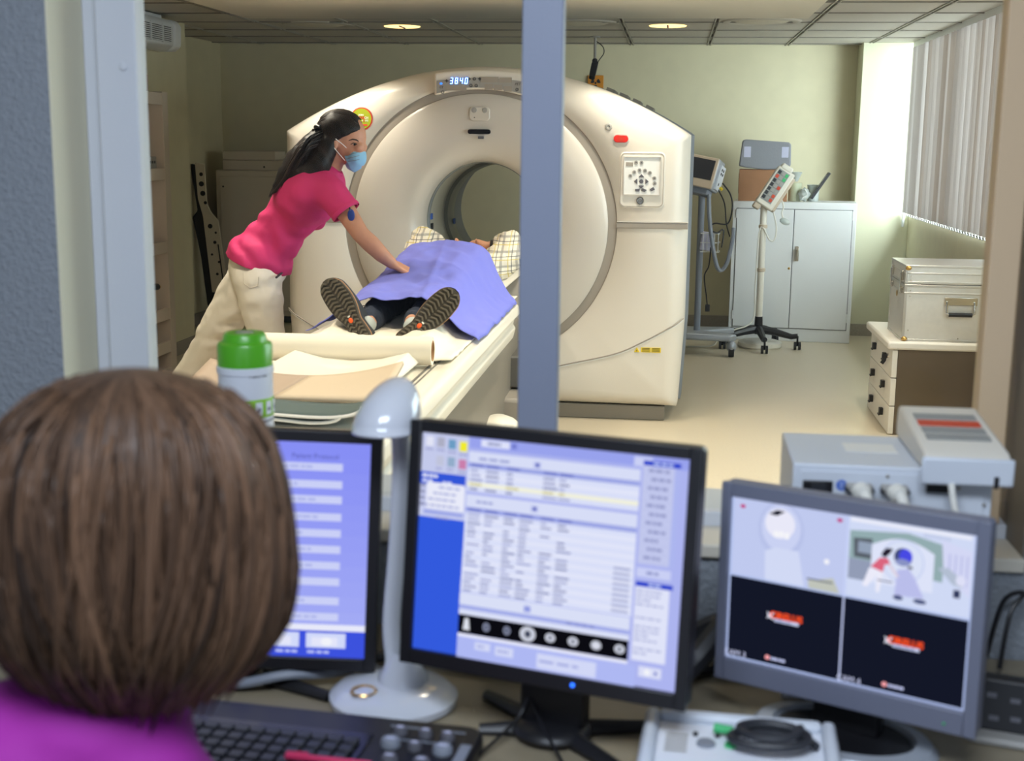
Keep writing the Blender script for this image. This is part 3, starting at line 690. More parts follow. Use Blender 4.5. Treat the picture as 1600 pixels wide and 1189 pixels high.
# ================================================================== people
def at_root(o, root): o.parent = root; o.location = -Vector(root.location); return o
def strands(name, root, m, curves, seg=5):
    """hair as many tapering locks; every curve is (points, radius, shade)"""
    b = bm_(); lay = b.verts.layers.float_color.new('col')
    for pts, rad, sh_ in curves:
        n0 = len(b.verts); k = len(pts)
        rings = tube(b, pts, [rad * (.35 + .65 * math.sin(math.pi * min(1, .15 + .8 * i / (k - 1)))) if i < k - 1 else rad * .12 for i in range(k)], seg, True, .6)
        for rg in rings:
            for v in rg: v[lay] = (sh_, sh_, sh_, 1)
    return at_root(obj(name, b, m, None, smooth='all'), root)
def shade_attr(me, fn):
    a = me.color_attributes.new('col', 'FLOAT_COLOR', 'POINT')
    for i, v in enumerate(me.vertices):
        s = fn(v.co); a.data[i].color = (s, s, s, 1)

# ------------------------------------------------------------------ patient on the couch
pat = thing('person', 'patient lying on the couch with arms raised in a plaid shirt', 'person', (CX0, 5.6, TZ))
b = bm_()
capsules(b, [((-1.09, 5.82, .95), .095), ((-1.09, 6.0, .955), .1), ((-1.09, 6.22, .96), .105)])
ball(b, (-1.16, 6.28, .955), .08); ball(b, (-1.02, 6.28, .955), .08)
capsules(b, [((-1.09, 6.38, .965), .06), ((-1.09, 6.48, .97), .055)])
ball(b, (-1.09, 6.57, .985), .098, (.8, 1.12, 1.0)); ball(b, (-1.09, 6.545, 1.05), .05, (.9, 1.2, .7)); cone(b, (-1.09, 6.56, 1.07), (-1.09, 6.545, 1.105), .014, .012, 10)
for s in (-1, 1):
    hx_ = -1.09 + s * .095
    capsules(b, [((hx_, 5.80, .935), .08), ((-1.09 + s * .1, 5.36, .91), .055), ((-1.08 + s * .09, 4.93, .895), .038)])
    ball(b, (-1.09 + s * .082, 6.57, .99), .024, (.5, .9, 1.2))
for sx, el, wr, hd in ((-1.255, (-1.262, 6.56, 1.085), (-1.15, 6.60, 1.055), (-1.10, 6.64, 1.06)), (-.925, (-.815, 6.55, 1.09), (-.93, 6.55, 1.06), (-.99, 6.6, 1.07))):
    capsules(b, [((sx, 6.34, .965), .058), (el, .045), (wr, .03), (hd, .03)])
    for k in range(4):
        h0 = Vector(hd) + Vector((0, -.02 + .014 * k, .01)); d_ = (Vector(hd) - Vector(wr)).normalized()
        capsules(b, [(h0, .009), (h0 + d_ * .035, .009), (h0 + d_ * .06 + Vector((0, 0, -.012)), .007)], 8)
    capsules(b, [(Vector(hd) + Vector((0, -.03, 0)), .011), (Vector(hd) + Vector((0, -.05, .03)), .009)], 8)
at_root(obj('body', remesh(b, .009, 3), 'skin', None), pat)
b = bm_()
capsules(b, [((-1.09, 5.85, .955), .105), ((-1.09, 6.22, .96), .112)]); ball(b, (-1.17, 6.28, .955), .09); ball(b, (-1.01, 6.28, .955), .09)
capsules(b, [((-1.255, 6.34, .955), .085), ((-1.268, 6.48, 1.03), .085), ((-1.262, 6.56, 1.085), .075), ((-1.20, 6.57, 1.085), .05)])
capsules(b, [((-.925, 6.33, .945), .085), ((-.84, 6.46, 1.01), .088), ((-.815, 6.54, 1.08), .072), ((-.85, 6.545, 1.085), .055)])
at_root(obj('shirt', remesh(b, .012, 3, lambda p: .012 * noise.noise(p * 22) + .006 * noise.noise(p * 50)), 'plaid', None, label='cream plaid shirt'), pat)
b = bm_(); tube(b, [(-.905 + .004 * k, 6.535, 1.065) for k in (-2, 2)], .037, 18); at_root(obj('wrist_watch', b, 'black_plastic', None, smooth=True), pat)
b = bm_()
ball(b, (-1.09, 5.80, .94), .1, (1.4, 1, .9))
for s in (-1, 1): capsules(b, [((-1.09 + s * .09, 5.80, .935), .085), ((-1.09 + s * .1, 5.36, .91), .063), ((-1.08 + s * .095, 4.95, .895), .052)])
at_root(obj('jeans', remesh(b, .012, 3, lambda p: .008 * noise.noise(p * 30)), 'denim', None, label='dark blue jeans'), pat)
for s in (-1, 1):
    b = bm_(); capsules(b, [((-1.08 + s * .095, 4.98, .89), .042), ((-1.08 + s * .092, 4.89, .885), .036)]); at_root(obj('sock', remesh(b, .008, 2), 'sock', None), pat)
# shoes: local frame heel at origin, toe +z, sole faces -y
def sole_w(t):   # half widths (inner, outer) along the length 0..1
    w = .036 + .017 * math.sin(math.pi * min(1, max(0, (t - .32) / .68)) * .95) - .004 * math.exp(-((t - .36) / .12) ** 2)
    if t < .1: w *= math.sqrt(max(0, 1 - ((.1 - t) / .1) ** 2)) * .85 + .15
    if t > .86: w *= math.sqrt(max(0.0, 1 - ((t - .86) / .145) ** 2))
    return w
def make_shoe(loc, roll, lean):
    L = .300; n_ = 34; poly = []
    for k in range(n_ + 1): t = k / n_; poly.append((sole_w(t) + .004 * math.sin(3 * t), t * L))
    for k in range(n_, -1, -1): t = k / n_; poly.append((-sole_w(t) + .004 * math.sin(3 * t), t * L))
    poly = [p for i, p in enumerate(poly) if i == 0 or (Vector(p) - Vector(poly[i - 1])).length > .001]
    def sc(f): return [(x * f, L / 2 + (z - L / 2) * (1 - (1 - f) * .4)) for x, z in poly]
    k = dict(parent=None)
    M = dict(loc=Vector(loc) - Vector(pat.location), rot=(lean, roll, 0), mode='XYZ')
    b = bm_(); prism(b, poly, 0, .016); so = obj('shoe', b, 'shoe_sole', pat, **M)
    b = bm_(); prism(b, sc(1.035), .016, .025); obj('welt', b, 'shoe_welt', so, bevel=.003)
    # chevron treads
    row = 0; t = .07
    while t < .95:
        w = sole_w(t) - .007
        if w > .010:
            d = .011
            for s in (-1, 1):
                xm = s * .004
                # staggered V bar with a jog, each lug a raised block
                p = [(xm, t * L), (s * w * .55, t * L + s * 0 + .010), (s * w, t * L + .010 - .008)]
                b = bm_()
                for a_, c_ in zip(p, p[1:]):
                    a_ = Vector((a_[0] + .004 * math.sin(3 * t), 0, a_[1])); c_ = Vector((c_[0] + .004 * math.sin(3 * t), 0, c_[1]))
                    dd = c_ - a_; ln = dd.length
                    box(b, (a_ + c_) / 2 + Vector((0, -.002, 0)), (ln + .003, .007, d * .62), Matrix.Rotation(-math.atan2(dd.z, dd.x), 4, 'Y'))
                obj('tread_lug', b, 'shoe_lug', so, bevel=.0012, bseg=1)
        t += .058; row += 1
    b = bm_(); ball(b, (.002, -.006, .105), .011, (.8, .3, 1)); obj('sole_badge', b, 'orange', so, smooth=True)
    b = bm_(); ball(b, (.004, -.007, .122), .006, (1, .3, .6)); obj('sole_badge_crown', b, 'text_white', so, smooth=True)
    # upper
    b = bm_(); rings = []
    for f, y, top in ((1.0, .024, 1), (1.02, .045, 1), (.93, .07, .92), (.78, .095, .62), (.66, .115, .42), (.6, .135, .36)):
        rings.append([b.verts.new((x * f, y + (.0 if top == 1 else 0), .006 + z * top * (1.0 if top == 1 else 1))) for x, z in poly])
    m_ = len(poly)
    for i in range(len(rings) - 1):
        for q in range(m_): b.faces.new((rings[i][q], rings[i][(q + 1) % m_], rings[i + 1][(q + 1) % m_], rings[i + 1][q]))
    obj('upper', b, 'shoe_upper', so, smooth='all')
    b = bm_()
    for q in range(4): tube(b, [(-.022, .082 + .011 * q, .235 - .030 * q), (0, .092 + .011 * q, .238 - .030 * q), (.022, .082 + .011 * q, .235 - .030 * q)], .0025, 5)
    for s in (-1, 1): tube(b, spline([(0, .12, .15), (s * .03, .135, .17), (s * .045, .12, .155), (s * .04, .11, .13)], 5), .002, 5)
    obj('laces', b, 'shoe_upper', so, smooth=True)
make_shoe((-1.150, 4.79, .832), R(-38), R(-16))
make_shoe((-1.020, 4.79, .832), R(46), R(-18))

# blue drape
def hump(y):
    P = [(4.9, .975), (5.1, .985), (5.35, 1.0), (5.6, 1.03), (5.85, 1.06), (6.1, 1.09), (6.3, 1.10), (6.45, 1.08)]
    for (a, p), (c_, q) in zip(P, P[1:]):
        if a <= y <= c_: t = (y - a) / (c_ - a); return p + (q - p) * t
    return P[0][1] if y < 4.9 else P[-1][1]
def drape_z(x, y):
    d = abs(x + 1.09); W = .19 + .02 * (y - 4.9) / 1.5; h = hump(y)
    e = .838
    if d < W: z = h - (h - e) * .22 * (d / W) ** 4
    else:
        t = min(1, (d - W) / .16); z = e + (h - e) * .78 * (1 - t) ** 1.7
    if y < 5.3 and d < .08: z -= .018 * (1 - (d / .08) ** 2) ** 2 * min(1, (5.3 - y) / .3)
    if d > .345: z -= (d - .345) * 1.2
    return z
b = bm_(); nx, ny = 64, 76; V = []
for j in range(ny + 1):
    row = []
    for i in range(nx + 1):
        u = i / nx; v = j / ny
        x = -1.425 + .695 * u; yn = 4.93 + .06 * math.sin(u * math.pi) ** 2 + .006 * math.sin(u * 11) ; yf = 6.36 - .10 * abs(2 * u - 1) ** 2 - (.10 if u > .6 else 0) * (u - .6) / .4
        y = yn + (yf - yn) * v
        z = drape_z(x, y) + .012
        p = Vector((x, y, 0)); z += .014 * noise.noise(Vector((x * 7 + y * 5, y * 3, 1))) + .010 * noise.noise(Vector((x * 18, y * 11, 4)))
        fold = abs((y - 5.72) + .35 * (x + 1.05)); z += .008 * math.exp(-(fold / .02) ** 2) + .006 * math.exp(-(abs(x + 1.02 + .1 * (y - 5.5)) / .012) ** 2)
        row.append(b.verts.new((x, y, z)))
    V.append(row)
for j in range(ny):
    for i in range(nx): b.faces.new((V[j][i], V[j][i + 1], V[j + 1][i + 1], V[j + 1][i]))
dr = tag(obj('surgical_drape', b, 'drape', None, smooth='all'), 'periwinkle blue cloth drape covering the patient from shins to chest', 'drape')
sd = dr.modifiers.new('t', 'SOLIDIFY'); sd.thickness = .003

# ------------------------------------------------------------------ technician
tec = thing('person', 'technician in pink polo, white trousers and blue mask leaning over couch', 'person', (-1.95, 5.70, 0))
b = bm_()
ball(b, (-1.455, 5.70, 1.607), .1, (1.0, .76, 1.06)); ball(b, (-1.418, 5.70, 1.555), .07, (.82, .86, 1.2)); ball(b, (-1.405, 5.70, 1.50), .042, (1, 1.1, .9))
capsules(b, [((-1.378, 5.70, 1.585), .011), ((-1.366, 5.70, 1.556), .013), ((-1.372, 5.70, 1.545), .014)], 10)
ball(b, (-1.385, 5.665, 1.562), .026); ball(b, (-1.385, 5.735, 1.562), .026)
ball(b, (-1.483, 5.616, 1.578), .028, (.75, .32, 1.15), Matrix.Rotation(R(-15), 4, 'Y')); ball(b, (-1.483, 5.784, 1.578), .028, (.75, .32, 1.15))
capsules(b, [((-1.49, 5.70, 1.56), .056), ((-1.52, 5.70, 1.48), .054), ((-1.56, 5.70, 1.42), .07)])
capsules(b, [((-1.62, 5.70, 1.34), .12), ((-1.72, 5.70, 1.22), .085), ((-1.85, 5.71, 1.05), .10)])
capsules(b, [((-1.487, 5.56, 1.385), .05), ((-1.406, 5.53, 1.285), .046), ((-1.36, 5.51, 1.225), .041), ((-1.335, 5.50, 1.192), .038), ((-1.29, 5.505, 1.15), .040), ((-1.245, 5.51, 1.105), .034), ((-1.204, 5.525, 1.068), .025)])
capsules(b, [((-1.55, 5.87, 1.37), .05), ((-1.72, 5.94, 1.18), .04), ((-1.87, 5.90, 1.00), .026), ((-1.90, 5.88, .93), .03)])
# right hand: palm, thumb and four fingers curling onto the cloth
def hand(bm, wrist, dirv, upv, side, sc=1.0):
    w = Vector(wrist); d = Vector(dirv).normalized(); u = Vector(upv); u = (u - d * u.dot(d)).normalized(); s_ = d.cross(u) * side
    for k in range(4):
        off = (k - 1.5) * .019 * sc
        k0 = w + d * .085 * sc + s_ * off
        capsules(bm, [(w + d * .015 * sc + s_ * off * .6, .014 * sc), (k0, .0125 * sc)], 10)
        L_ = (.038, .044, .041, .031)[k] * sc
        p1 = k0 + d * L_ * .9 - u * L_ * .35; p2 = p1 + d * L_ * .45 - u * L_ * .6; p3 = p2 + d * .005 * sc - u * L_ * .42
        capsules(bm, [(k0, .0105 * sc), (p1, .0095 * sc), (p2, .0085 * sc), (p3, .0075 * sc)], 10)
    t0 = w + d * .03 * sc - s_ * .026 * sc
    capsules(bm, [(t0, .014 * sc), (t0 + d * .032 * sc - s_ * .022 * sc - u * .008, .0115 * sc), (t0 + d * .062 * sc - s_ * .022 * sc - u * .02, .009 * sc)], 10)
hand(b, (-1.204, 5.525, 1.068), (.72, .35, -.42), (.35, -.2, .8), 1)
hand(b, (-1.87, 5.90, 1.00), (-.4, -.1, -1), (1, 0, 0), 1)
body = remesh(b, .0065, 2)
from mathutils.bvhtree import BVHTree
bv = BVHTree.FromPolygons([v.co.copy() for v in body.vertices], [list(p.vertices) for p in body.polygons])
def on_face(x, z):
    h = bv.ray_cast(Vector((x, 5.2, z)), Vector((0, 1, 0)), .5)[0]
    return h if h else Vector((x, 5.64, z))
at_root(obj('body', body, 'skin_face', None), tec)
e = on_face(-1.397, 1.575)
b = bm_(); ball(b, e + Vector((0, .004, 0)), .0095, (1, .6, .55)); at_root(obj('eye', b, 'text_white', None, smooth=True), tec)
b = bm_(); ball(b, e + Vector((.003, -.0005, -.001)), .0055, (1, .6, .8)); at_root(obj('iris', b, 'black_gloss', None, smooth=True), tec)
b = bm_(); tube(b, [on_face(x, z) + Vector((0, -.0015, 0)) for x, z in ((-1.41, 1.574), (-1.400, 1.581), (-1.390, 1.580), (-1.384, 1.574))], .0016, 6); at_root(obj('eyelashes', b, 'black_plastic', None), tec)
b = bm_(); tube(b, [on_face(x, z) + Vector((0, -.001, 0)) for x, z in ((-1.418, 1.590), (-1.402, 1.597), (-1.386, 1.594), (-1.378, 1.588))], [.001, .0026, .003, .0015], 6); at_root(obj('eyebrow', b, 'black_plastic', None), tec)
# mask
b = bm_(); ball(b, (-1.400, 5.70, 1.518), .052, (.85, 1.25, .98)); ball(b, (-1.378, 5.70, 1.537), .022, (1, 1.3, .8)); ball(b, (-1.412, 5.70, 1.489), .04, (.95, 1.25, .8)); cone(b, (-1.395, 5.70, 1.52), (-1.435, 5.70, 1.503), .052, .058, 20)
bmesh.ops.scale(b, vec=(1, 1, 1), verts=b.verts)
mk = at_root(obj('face_mask', remesh(b, .006, 3), 'mask_blue', None, label='pale blue surgical face mask'), tec)
mbv = BVHTree.FromPolygons([v.co.copy() for v in mk.data.vertices], [list(p.vertices) for p in mk.data.polygons])
def on_mask(x, z):
    h = mbv.ray_cast(Vector((x, 5.2, z)), Vector((0, 1, 0)), .6)[0]
    return (h if h else Vector((x, 5.66, z))) + Vector((0, -.001, 0))
b = bm_()
for pts in (((-1.42, 1.552), (-1.40, 1.549), (-1.37, 1.545)),): tube(b, [on_mask(x, z - .004) for x, z in pts], .0022, 5)
o = obj('mask_edge', b, 'white_plastic', None); o.parent = mk
for k in range(3):
    b = bm_(); tube(b, [on_mask(-1.435 + .012 * q, 1.498 + .013 * k + (.004 * q * (1 + .3 * k)) * .6) for q in range(6)], .0012, 5); o = obj('mask_pleat', b, 'hose_grey', None); o.parent = mk
b = bm_(); tube(b, spline([on_mask(-1.418, 1.545), on_face(-1.44, 1.572) + Vector((0, -.006, 0)), Vector((-1.468, 5.600, 1.598))], 6), .0018, 6); tube(b, spline([Vector((-1.438, 5.638, 1.505)), Vector((-1.46, 5.622, 1.535)), Vector((-1.478, 5.608, 1.56))], 6), .0018, 6)
o = obj('ear_loop', b, 'white_plastic', None, smooth=True); o.parent = mk
# polo shirt
b = bm_()
ball(b, (-1.86, 5.71, 1.055), .154, (1, 1.22, .92)); capsules(b, [((-1.86, 5.71, 1.06), .132), ((-1.725, 5.70, 1.225), .112), ((-1.635, 5.70, 1.345), .142)])
ball(b, (-1.635, 5.70, 1.345), .145, (.98, 1.3, 1.02)); capsules(b, [((-1.60, 5.60, 1.37), .105), ((-1.60, 5.80, 1.37), .105)]); capsules(b, [((-1.555, 5.61, 1.40), .08), ((-1.545, 5.70, 1.425), .082), ((-1.555, 5.80, 1.40), .08)])
capsules(b, [((-1.575, 5.60, 1.375), .1), ((-1.515, 5.585, 1.385), .078), ((-1.475, 5.555, 1.36), .071), ((-1.412, 5.532, 1.292), .066)])
capsules(b, [((-1.56, 5.83, 1.38), .075), ((-1.66, 5.92, 1.24), .065)])
def polo_fold(p):
    d = (p - Vector((-1.86, 5.7, 1.06))).dot(Vector((.61, 0, .79)))
    return .007 * math.sin(58 * d + 16 * (p.x * .79 - p.z * .61) + 3 * noise.noise(p * 9)) * max(0, min(1, (.36 - d) / .2)) * (0.4 + abs(noise.noise(p * 6))) + .006 * noise.noise(p * 16)
me = remesh(b, .009, 16, polo_fold)
bmx = bm_(); bmx.from_mesh(me)
# cut hem, collar and cuff cleanly
for co, no in ((Vector((-1.862, 5.7, 1.035)), Vector((-.35, 0, -.94))), (Vector((-1.405, 5.53, 1.283)), Vector((.62, -.1, -.78)))):
    if no.x > 0:   # cuff: only near the right arm
        geom = [f for f in bmx.faces if (f.calc_center_median() - Vector((-1.41, 5.53, 1.29))).length < .13]
        es_ = set(e for f in geom for e in f.edges); vs_ = set(v for f in geom for v in f.verts)
        bmesh.ops.bisect_plane(bmx, geom=geom + list(es_) + list(vs_), plane_co=co, plane_no=no, clear_outer=True)
    else: bmesh.ops.bisect_plane(bmx, geom=bmx.verts[:] + bmx.edges[:] + bmx.faces[:], plane_co=co, plane_no=no, clear_outer=True)
po = obj('polo_shirt', bmx, 'pink', None, smooth='all', label='hot pink short-sleeved polo shirt'); at_root(po, tec)
s_ = po.modifiers.new('t', 'SOLIDIFY'); s_.thickness = .004; s_.offset = -1
b = bm_(); tube(b, [Vector((-1.53, 5.70, 1.475)) + Vector((.056 * math.cos(a), .064 * math.sin(a), -.032 * math.cos(a))) for a in [2 * math.pi * k / 24 for k in range(25)]], .011, 8); o = obj('collar', b, 'pink', None, smooth=True); o.parent = po
b = bm_(); lathe(b, [(.067, -.004), (.069, .0), (.069, .012), (.067, .016)], 28, 'z'); o = obj('sleeve_cuff', b, 'pink', None, smooth=True); o.parent = po
o.rotation_euler = Vector((-.62, .1, .78)).to_track_quat('Z', 'Y').to_euler(); o.location = Vector((-1.407, 5.531, 1.286))
b = bm_(); ball(b, (-1.372, 5.478, 1.276), .026, (.62, .25, 1)); at_root(obj('dosimeter_badge', b, 'badge_blue', None, smooth=True, label='dark blue oval badge'), tec)
b = bm_(); cone(b, (-1.378, 5.482, 1.30), (-1.385, 5.49, 1.318), .004, .004, 8); at_root(obj('badge_clip', b, 'dark_plastic', None), tec)
# trousers
b = bm_()
ball(b, (-1.865, 5.71, 1.03), .135, (1, 1.2, .95)); ball(b, (-1.90, 5.78, 1.0), .115); ball(b, (-1.85, 5.64, .99), .115)
capsules(b, [((-1.845, 5.63, .97), .112), ((-1.825, 5.63, .84), .097), ((-1.805, 5.64, .70), .080), ((-1.80, 5.65, .52), .068), ((-1.81, 5.66, .12), .062)])
capsules(b, [((-1.915, 5.79, .98), .112), ((-2.0, 5.80, .86), .104), ((-2.10, 5.81, .715), .088), ((-2.19, 5.82, .585), .070), ((-2.285, 5.83, .46), .062), ((-2.46, 5.85, .14), .060)])
def tr_fold(p):
    return .007 * math.sin(p.z * 80 + 5 * noise.noise(p * 7)) * max(0, noise.noise(p * 5 + Vector((3, 0, 0)))) * 1.6 + .005 * noise.noise(p * 14) + .003 * noise.noise(p * 32)
at_root(obj('trousers', remesh(b, .010, 10, tr_fold), 'trousers', None, label='off-white jeans-style trousers'), tec)
pk = bm_(); 
tb = BVHTree.FromPolygons([v.co.copy() for v in tec.children[-1].data.vertices], [list(p.vertices) for p in tec.children[-1].data.polygons])
def on_tr(x, z):
    h = tb.ray_cast(Vector((x, 5.0, z)), Vector((0, 1, 0)), 1)[0]; return (h if h else Vector((x, 5.55, z)))
pts = [(-1.875, 1.01), (-1.872, .965), (-1.845, .945), (-1.81, .955), (-1.805, .995)]
tube(pk, [on_tr(x, z) + Vector((0, -.001, 0)) for x, z in pts], .0022, 5); o = obj('pocket_seam', pk, 'cab_beige', None); at_root(o, tec)
b = bm_(); tube(b, [on_tr(-1.735 + .004 * k, 1.012 - .02 * k) + Vector((0, -.004, 0)) for k in range(2)], .005, 8); at_root(obj('clip_pen', b, 'dark_plastic', None), tec)
for (x, y, z, a) in ((-1.80, 5.66, 0, -15), (-2.48, 5.85, .02, 0)):
    b = bm_(); ball(b, (.05, 0, .045), .05, (2.4, .95, .9)); ball(b, (-.02, 0, .06), .05, (1, .95, 1.1))
    bmesh.ops.bisect_plane(b, geom=b.verts[:] + b.edges[:] + b.faces[:], plane_co=(0, 0, .002), plane_no=(0, 0, -1), clear_outer=True)
    o = obj('clog', b, 'white_plastic', tec, smooth=True, loc=Vector((x, y, z)) - Vector(tec.location), rot=(0, 0, R(a)))
# hair
b = bm_()
q = bm_(); ball(q, (-1.474, 5.70, 1.618), .108, (1.04, .86, 1.0), u=28, v=18); bmesh.ops.bisect_plane(q, geom=q.verts[:] + q.edges[:] + q.faces[:], plane_co=(-1.40, 5.7, 1.622), plane_no=(.38, 0, -.92), clear_outer=True); bmesh.ops.holes_fill(q, edges=q.edges)
tm = bpy.data.meshes.new('t'); q.to_mesh(tm); q.free(); b.from_mesh(tm)
q = bm_(); ball(q, (-1.482, 5.70, 1.61), .106, (1.0, .84, 1.06), u=28, v=18); bmesh.ops.bisect_plane(q, geom=q.verts[:] + q.edges[:] + q.faces[:], plane_co=(-1.502, 5.7, 1.6), plane_no=(1, 0, 0), clear_outer=True); bmesh.ops.holes_fill(q, edges=q.edges)
q.to_mesh(tm); q.free(); b.from_mesh(tm)
capsules(b, [((-1.54, 5.69, 1.60), .066), ((-1.58, 5.66, 1.54), .082), ((-1.63, 5.63, 1.485), .080), ((-1.68, 5.60, 1.43), .058), ((-1.72, 5.585, 1.385), .03)])
capsules(b, [((-1.515, 5.64, 1.57), .05), ((-1.545, 5.60, 1.49), .055), ((-1.58, 5.575, 1.43), .042), ((-1.60, 5.56, 1.39), .02)])
capsules(b, [((-1.56, 5.62, 1.50), .05), ((-1.63, 5.575, 1.44), .045), ((-1.67, 5.56, 1.39), .025)])
hm = remesh(b, .009, 3, lambda p: .004 * noise.noise(Vector((p.x * 30 + p.z * 22, p.y * 30, (p.z - p.x) * 6))))
shade_attr(hm, lambda p: .25 + .5 * noise.noise(Vector((p.x * 40 + p.z * 30, p.y * 40, (p.z - p.x) * 5))))
hr = at_root(obj('hair', hm, 'hair_dark', None, label='long wavy dark hair'), tec)
rn = random.Random(5); cs = []
for k in range(150):
    y0 = rn.uniform(-.075, .04); a = rn.random(); w_ = rn.uniform(-.05, .05)
    base = Vector((-1.535 + .02 * rn.random(), 5.69 + y0, 1.56 + .08 * a))
    t_ = rn.uniform(.55, 1.05)
    end = Vector((-1.585 - .14 * t_ + w_ * .9, 5.545 + .05 * rn.random(), 1.455 - .085 * t_ + w_ * .6))
    mid = (base + end) / 2 + Vector((.0 + .02 * w_, -.055, .022 + .025 * rn.random()))
    wav = rn.uniform(0, 6)
    pts = spline([base, base.lerp(mid, .6) + Vector((-.006, -.01, .012)), mid, mid.lerp(end, .55) + Vector((.012 * math.sin(wav), 0, .01 * math.cos(wav))), end], 4)
    cs.append((pts, rn.uniform(.003, .0075), rn.uniform(0, 1)))
for k in range(60):
    y0 = rn.uniform(-.9, .9); a0 = rn.uniform(.1, .5)
    pts = []
    for j in range(8):
        th = R(40 + 95 * j / 7); pts.append(Vector((-1.474 + .113 * math.cos(th) * 1.04, 5.70 + .093 * math.sin(y0) * math.sin(max(.25, math.sin(th))), 1.618 + .109 * math.sin(th) * math.cos(y0 * .95))))
    cs.append((pts, rn.uniform(.002, .004), rn.uniform(0, 1)))
o = strands('hair_locks', tec, 'hair_dark', cs)
b = bm_(); ball(b, (-1.555, 5.64, 1.647), .02, (1.1, .8, .7)); ball(b, (-1.575, 5.65, 1.625), .016, (1, .8, 1.2)); at_root(obj('hair_clip', b, 'black_gloss', None, smooth=True), tec)
b = bm_(); ball(b, (-1.548, 5.622, 1.652), .004); at_root(obj('clip_stone', b, 'chrome', None, smooth=True), tec)

# ------------------------------------------------------------------ operator seen from behind
op = thing('person', 'operator with brown bob in magenta top seen from behind at the desk', 'person', (-.58, 1.12, .45))
HC = Vector((-.505, 1.15, 0))
b = bm_()
ball(b, (-.505, 1.165, 1.245), .1, (.78, .98, 1.15)); ball(b, (-.505, 1.21, 1.195), .07, (.85, .8, 1.15)); ball(b, (-.505, 1.235, 1.145), .04, (1, .9, .8))
capsules(b, [((-.505, 1.265, 1.225), .012), ((-.505, 1.285, 1.195), .014)], 10)
ball(b, (-.583, 1.165, 1.21), .026, (.35, .8, 1.2)); ball(b, (-.427, 1.165, 1.21), .026, (.35, .8, 1.2))
capsules(b, [((-.505, 1.15, 1.17), .055), ((-.53, 1.12, 1.04), .058)])
capsules(b, [((-.60, 1.10, .93), .09), ((-.60, 1.10, .78), .11), ((-.60, 1.12, .55), .13)])
for s in (-1, 1):
    sh0 = Vector((-.61 + s * .12, 1.10, .965)); el = Vector((-.62 + s * .24, 1.18, .76)); wr = Vector((-.56 + s * .17, 1.43, .80))
    capsules(b, [(sh0, .05), (el, .042), (wr, .027)]); hand(b, wr, (-.1 * s, 1, -.03), (0, 0, 1), s)
    capsules(b, [((-.60 + s * .1, 1.12, .53), .085), ((-.60 + s * .13, 1.5, .52), .065), ((-.60 + s * .13, 1.5, .1), .05), ((-.6 + s * .13, 1.6, .05), .045)])
at_root(obj('body', remesh(b, .008, 2), 'skin_face', None), op)
for s in (-1, 1):
    b = bm_(); ball(b, (-.505 + s * .032, 1.262, 1.225), .011, (1, .6, .6)); at_root(obj('eye', b, 'text_white', None, smooth=True), op)
    b = bm_(); ball(b, (-.505 + s * .032, 1.268, 1.225), .006, (1, .6, 1)); at_root(obj('iris', b, 'black_gloss', None, smooth=True), op)
b = bm_(); ball(b, (-.505, 1.268, 1.158), .02, (1, .35, .3)); at_root(obj('mouth', b, 'label_red', None, smooth=True), op)
b = bm_()
capsules(b, [((-.61, 1.09, .955), .13), ((-.61, 1.085, .70), .15), ((-.60, 1.12, .56), .165)]); ball(b, (-.545, 1.11, 1.035), .09, (1.15, 1, .75)); 
for s in (-1, 1):
    sh0 = Vector((-.60 + s * .11, 1.09, .985)); capsules(b, [((-.56, 1.10, 1.02), .07), (sh0, .075), (Vector((-.62 + s * .24, 1.18, .76)), .058), (Vector((-.565 + s * .18, 1.40, .795)), .045)])
at_root(obj('magenta_top', remesh(b, .010, 4, lambda p: .004 * noise.noise(p * 14)), 'magenta', None, label='bright magenta top'), op)
b = bm_()
for s in (-1, 1): capsules(b, [((-.60 + s * .1, 1.12, .55), .11), ((-.60 + s * .13, 1.5, .53), .08), ((-.60 + s * .13, 1.5, .1), .065)])
at_root(obj('trousers', remesh(b, .014, 3), 'trousers', None), op)
PR = [(1.383, .004), (1.380, .035), (1.373, .064), (1.358, .095), (1.335, .119), (1.305, .134), (1.27, .142), (1.22, .148), (1.18, .150), (1.14, .144), (1.11, .128), (1.085, .108), (1.07, .095)]
def hr_r(z):
    if z >= PR[0][0]: return .002
    for (a, p), (c_, q) in zip(PR, PR[1:]):
        if a >= z >= c_: return p + (q - p) * (a - z) / (a - c_)
    return PR[-1][1]
def hp(an, z, k=1.0):
    # angle 0 = right (+x), 90 = forward to the desk
    r = hr_r(z) * k; wob = 1 + .015 * math.sin(3 * an + 1)
    return Vector((HC.x + r * math.cos(an) * 1.0 * wob + .008 * (1.25 - z), HC.y + r * .95 * math.sin(an), z))
b = bm_(); lay = b.verts.layers.float_color.new('col'); NA, NZ = 140, 40; rings = []
for j in range(NZ + 1):
    z = 1.383 - (1.383 - 1.075) * (j / NZ) ** 1.25; ring = []
    for i in range(NA):
        an = 2 * math.pi * i / NA
        d = noise.noise(Vector((math.cos(an) * 5, math.sin(an) * 5, z * 2.5))); 
        zz = z + (0.012 * noise.noise(Vector((math.cos(an) * 9, math.sin(an) * 9, 7))) if j == NZ else 0)
        front = max(0, math.sin(an) - .55) / .45
        kk = .965 + .03 * d
        if z < 1.30: kk -= .38 * front * min(1, (1.30 - z) / .05)
        v = b.verts.new(hp(an, zz, kk)); s0 = .38 + .55 * noise.noise(Vector((math.cos(an) * 7, math.sin(an) * 7, z * 2))); v[lay] = (s0, s0, s0, 1); ring.append(v)
    rings.append(ring)
for j in range(NZ):
    for i in range(NA): b.faces.new((rings[j][i], rings[j][(i + 1) % NA], rings[j + 1][(i + 1) % NA], rings[j + 1][i]))
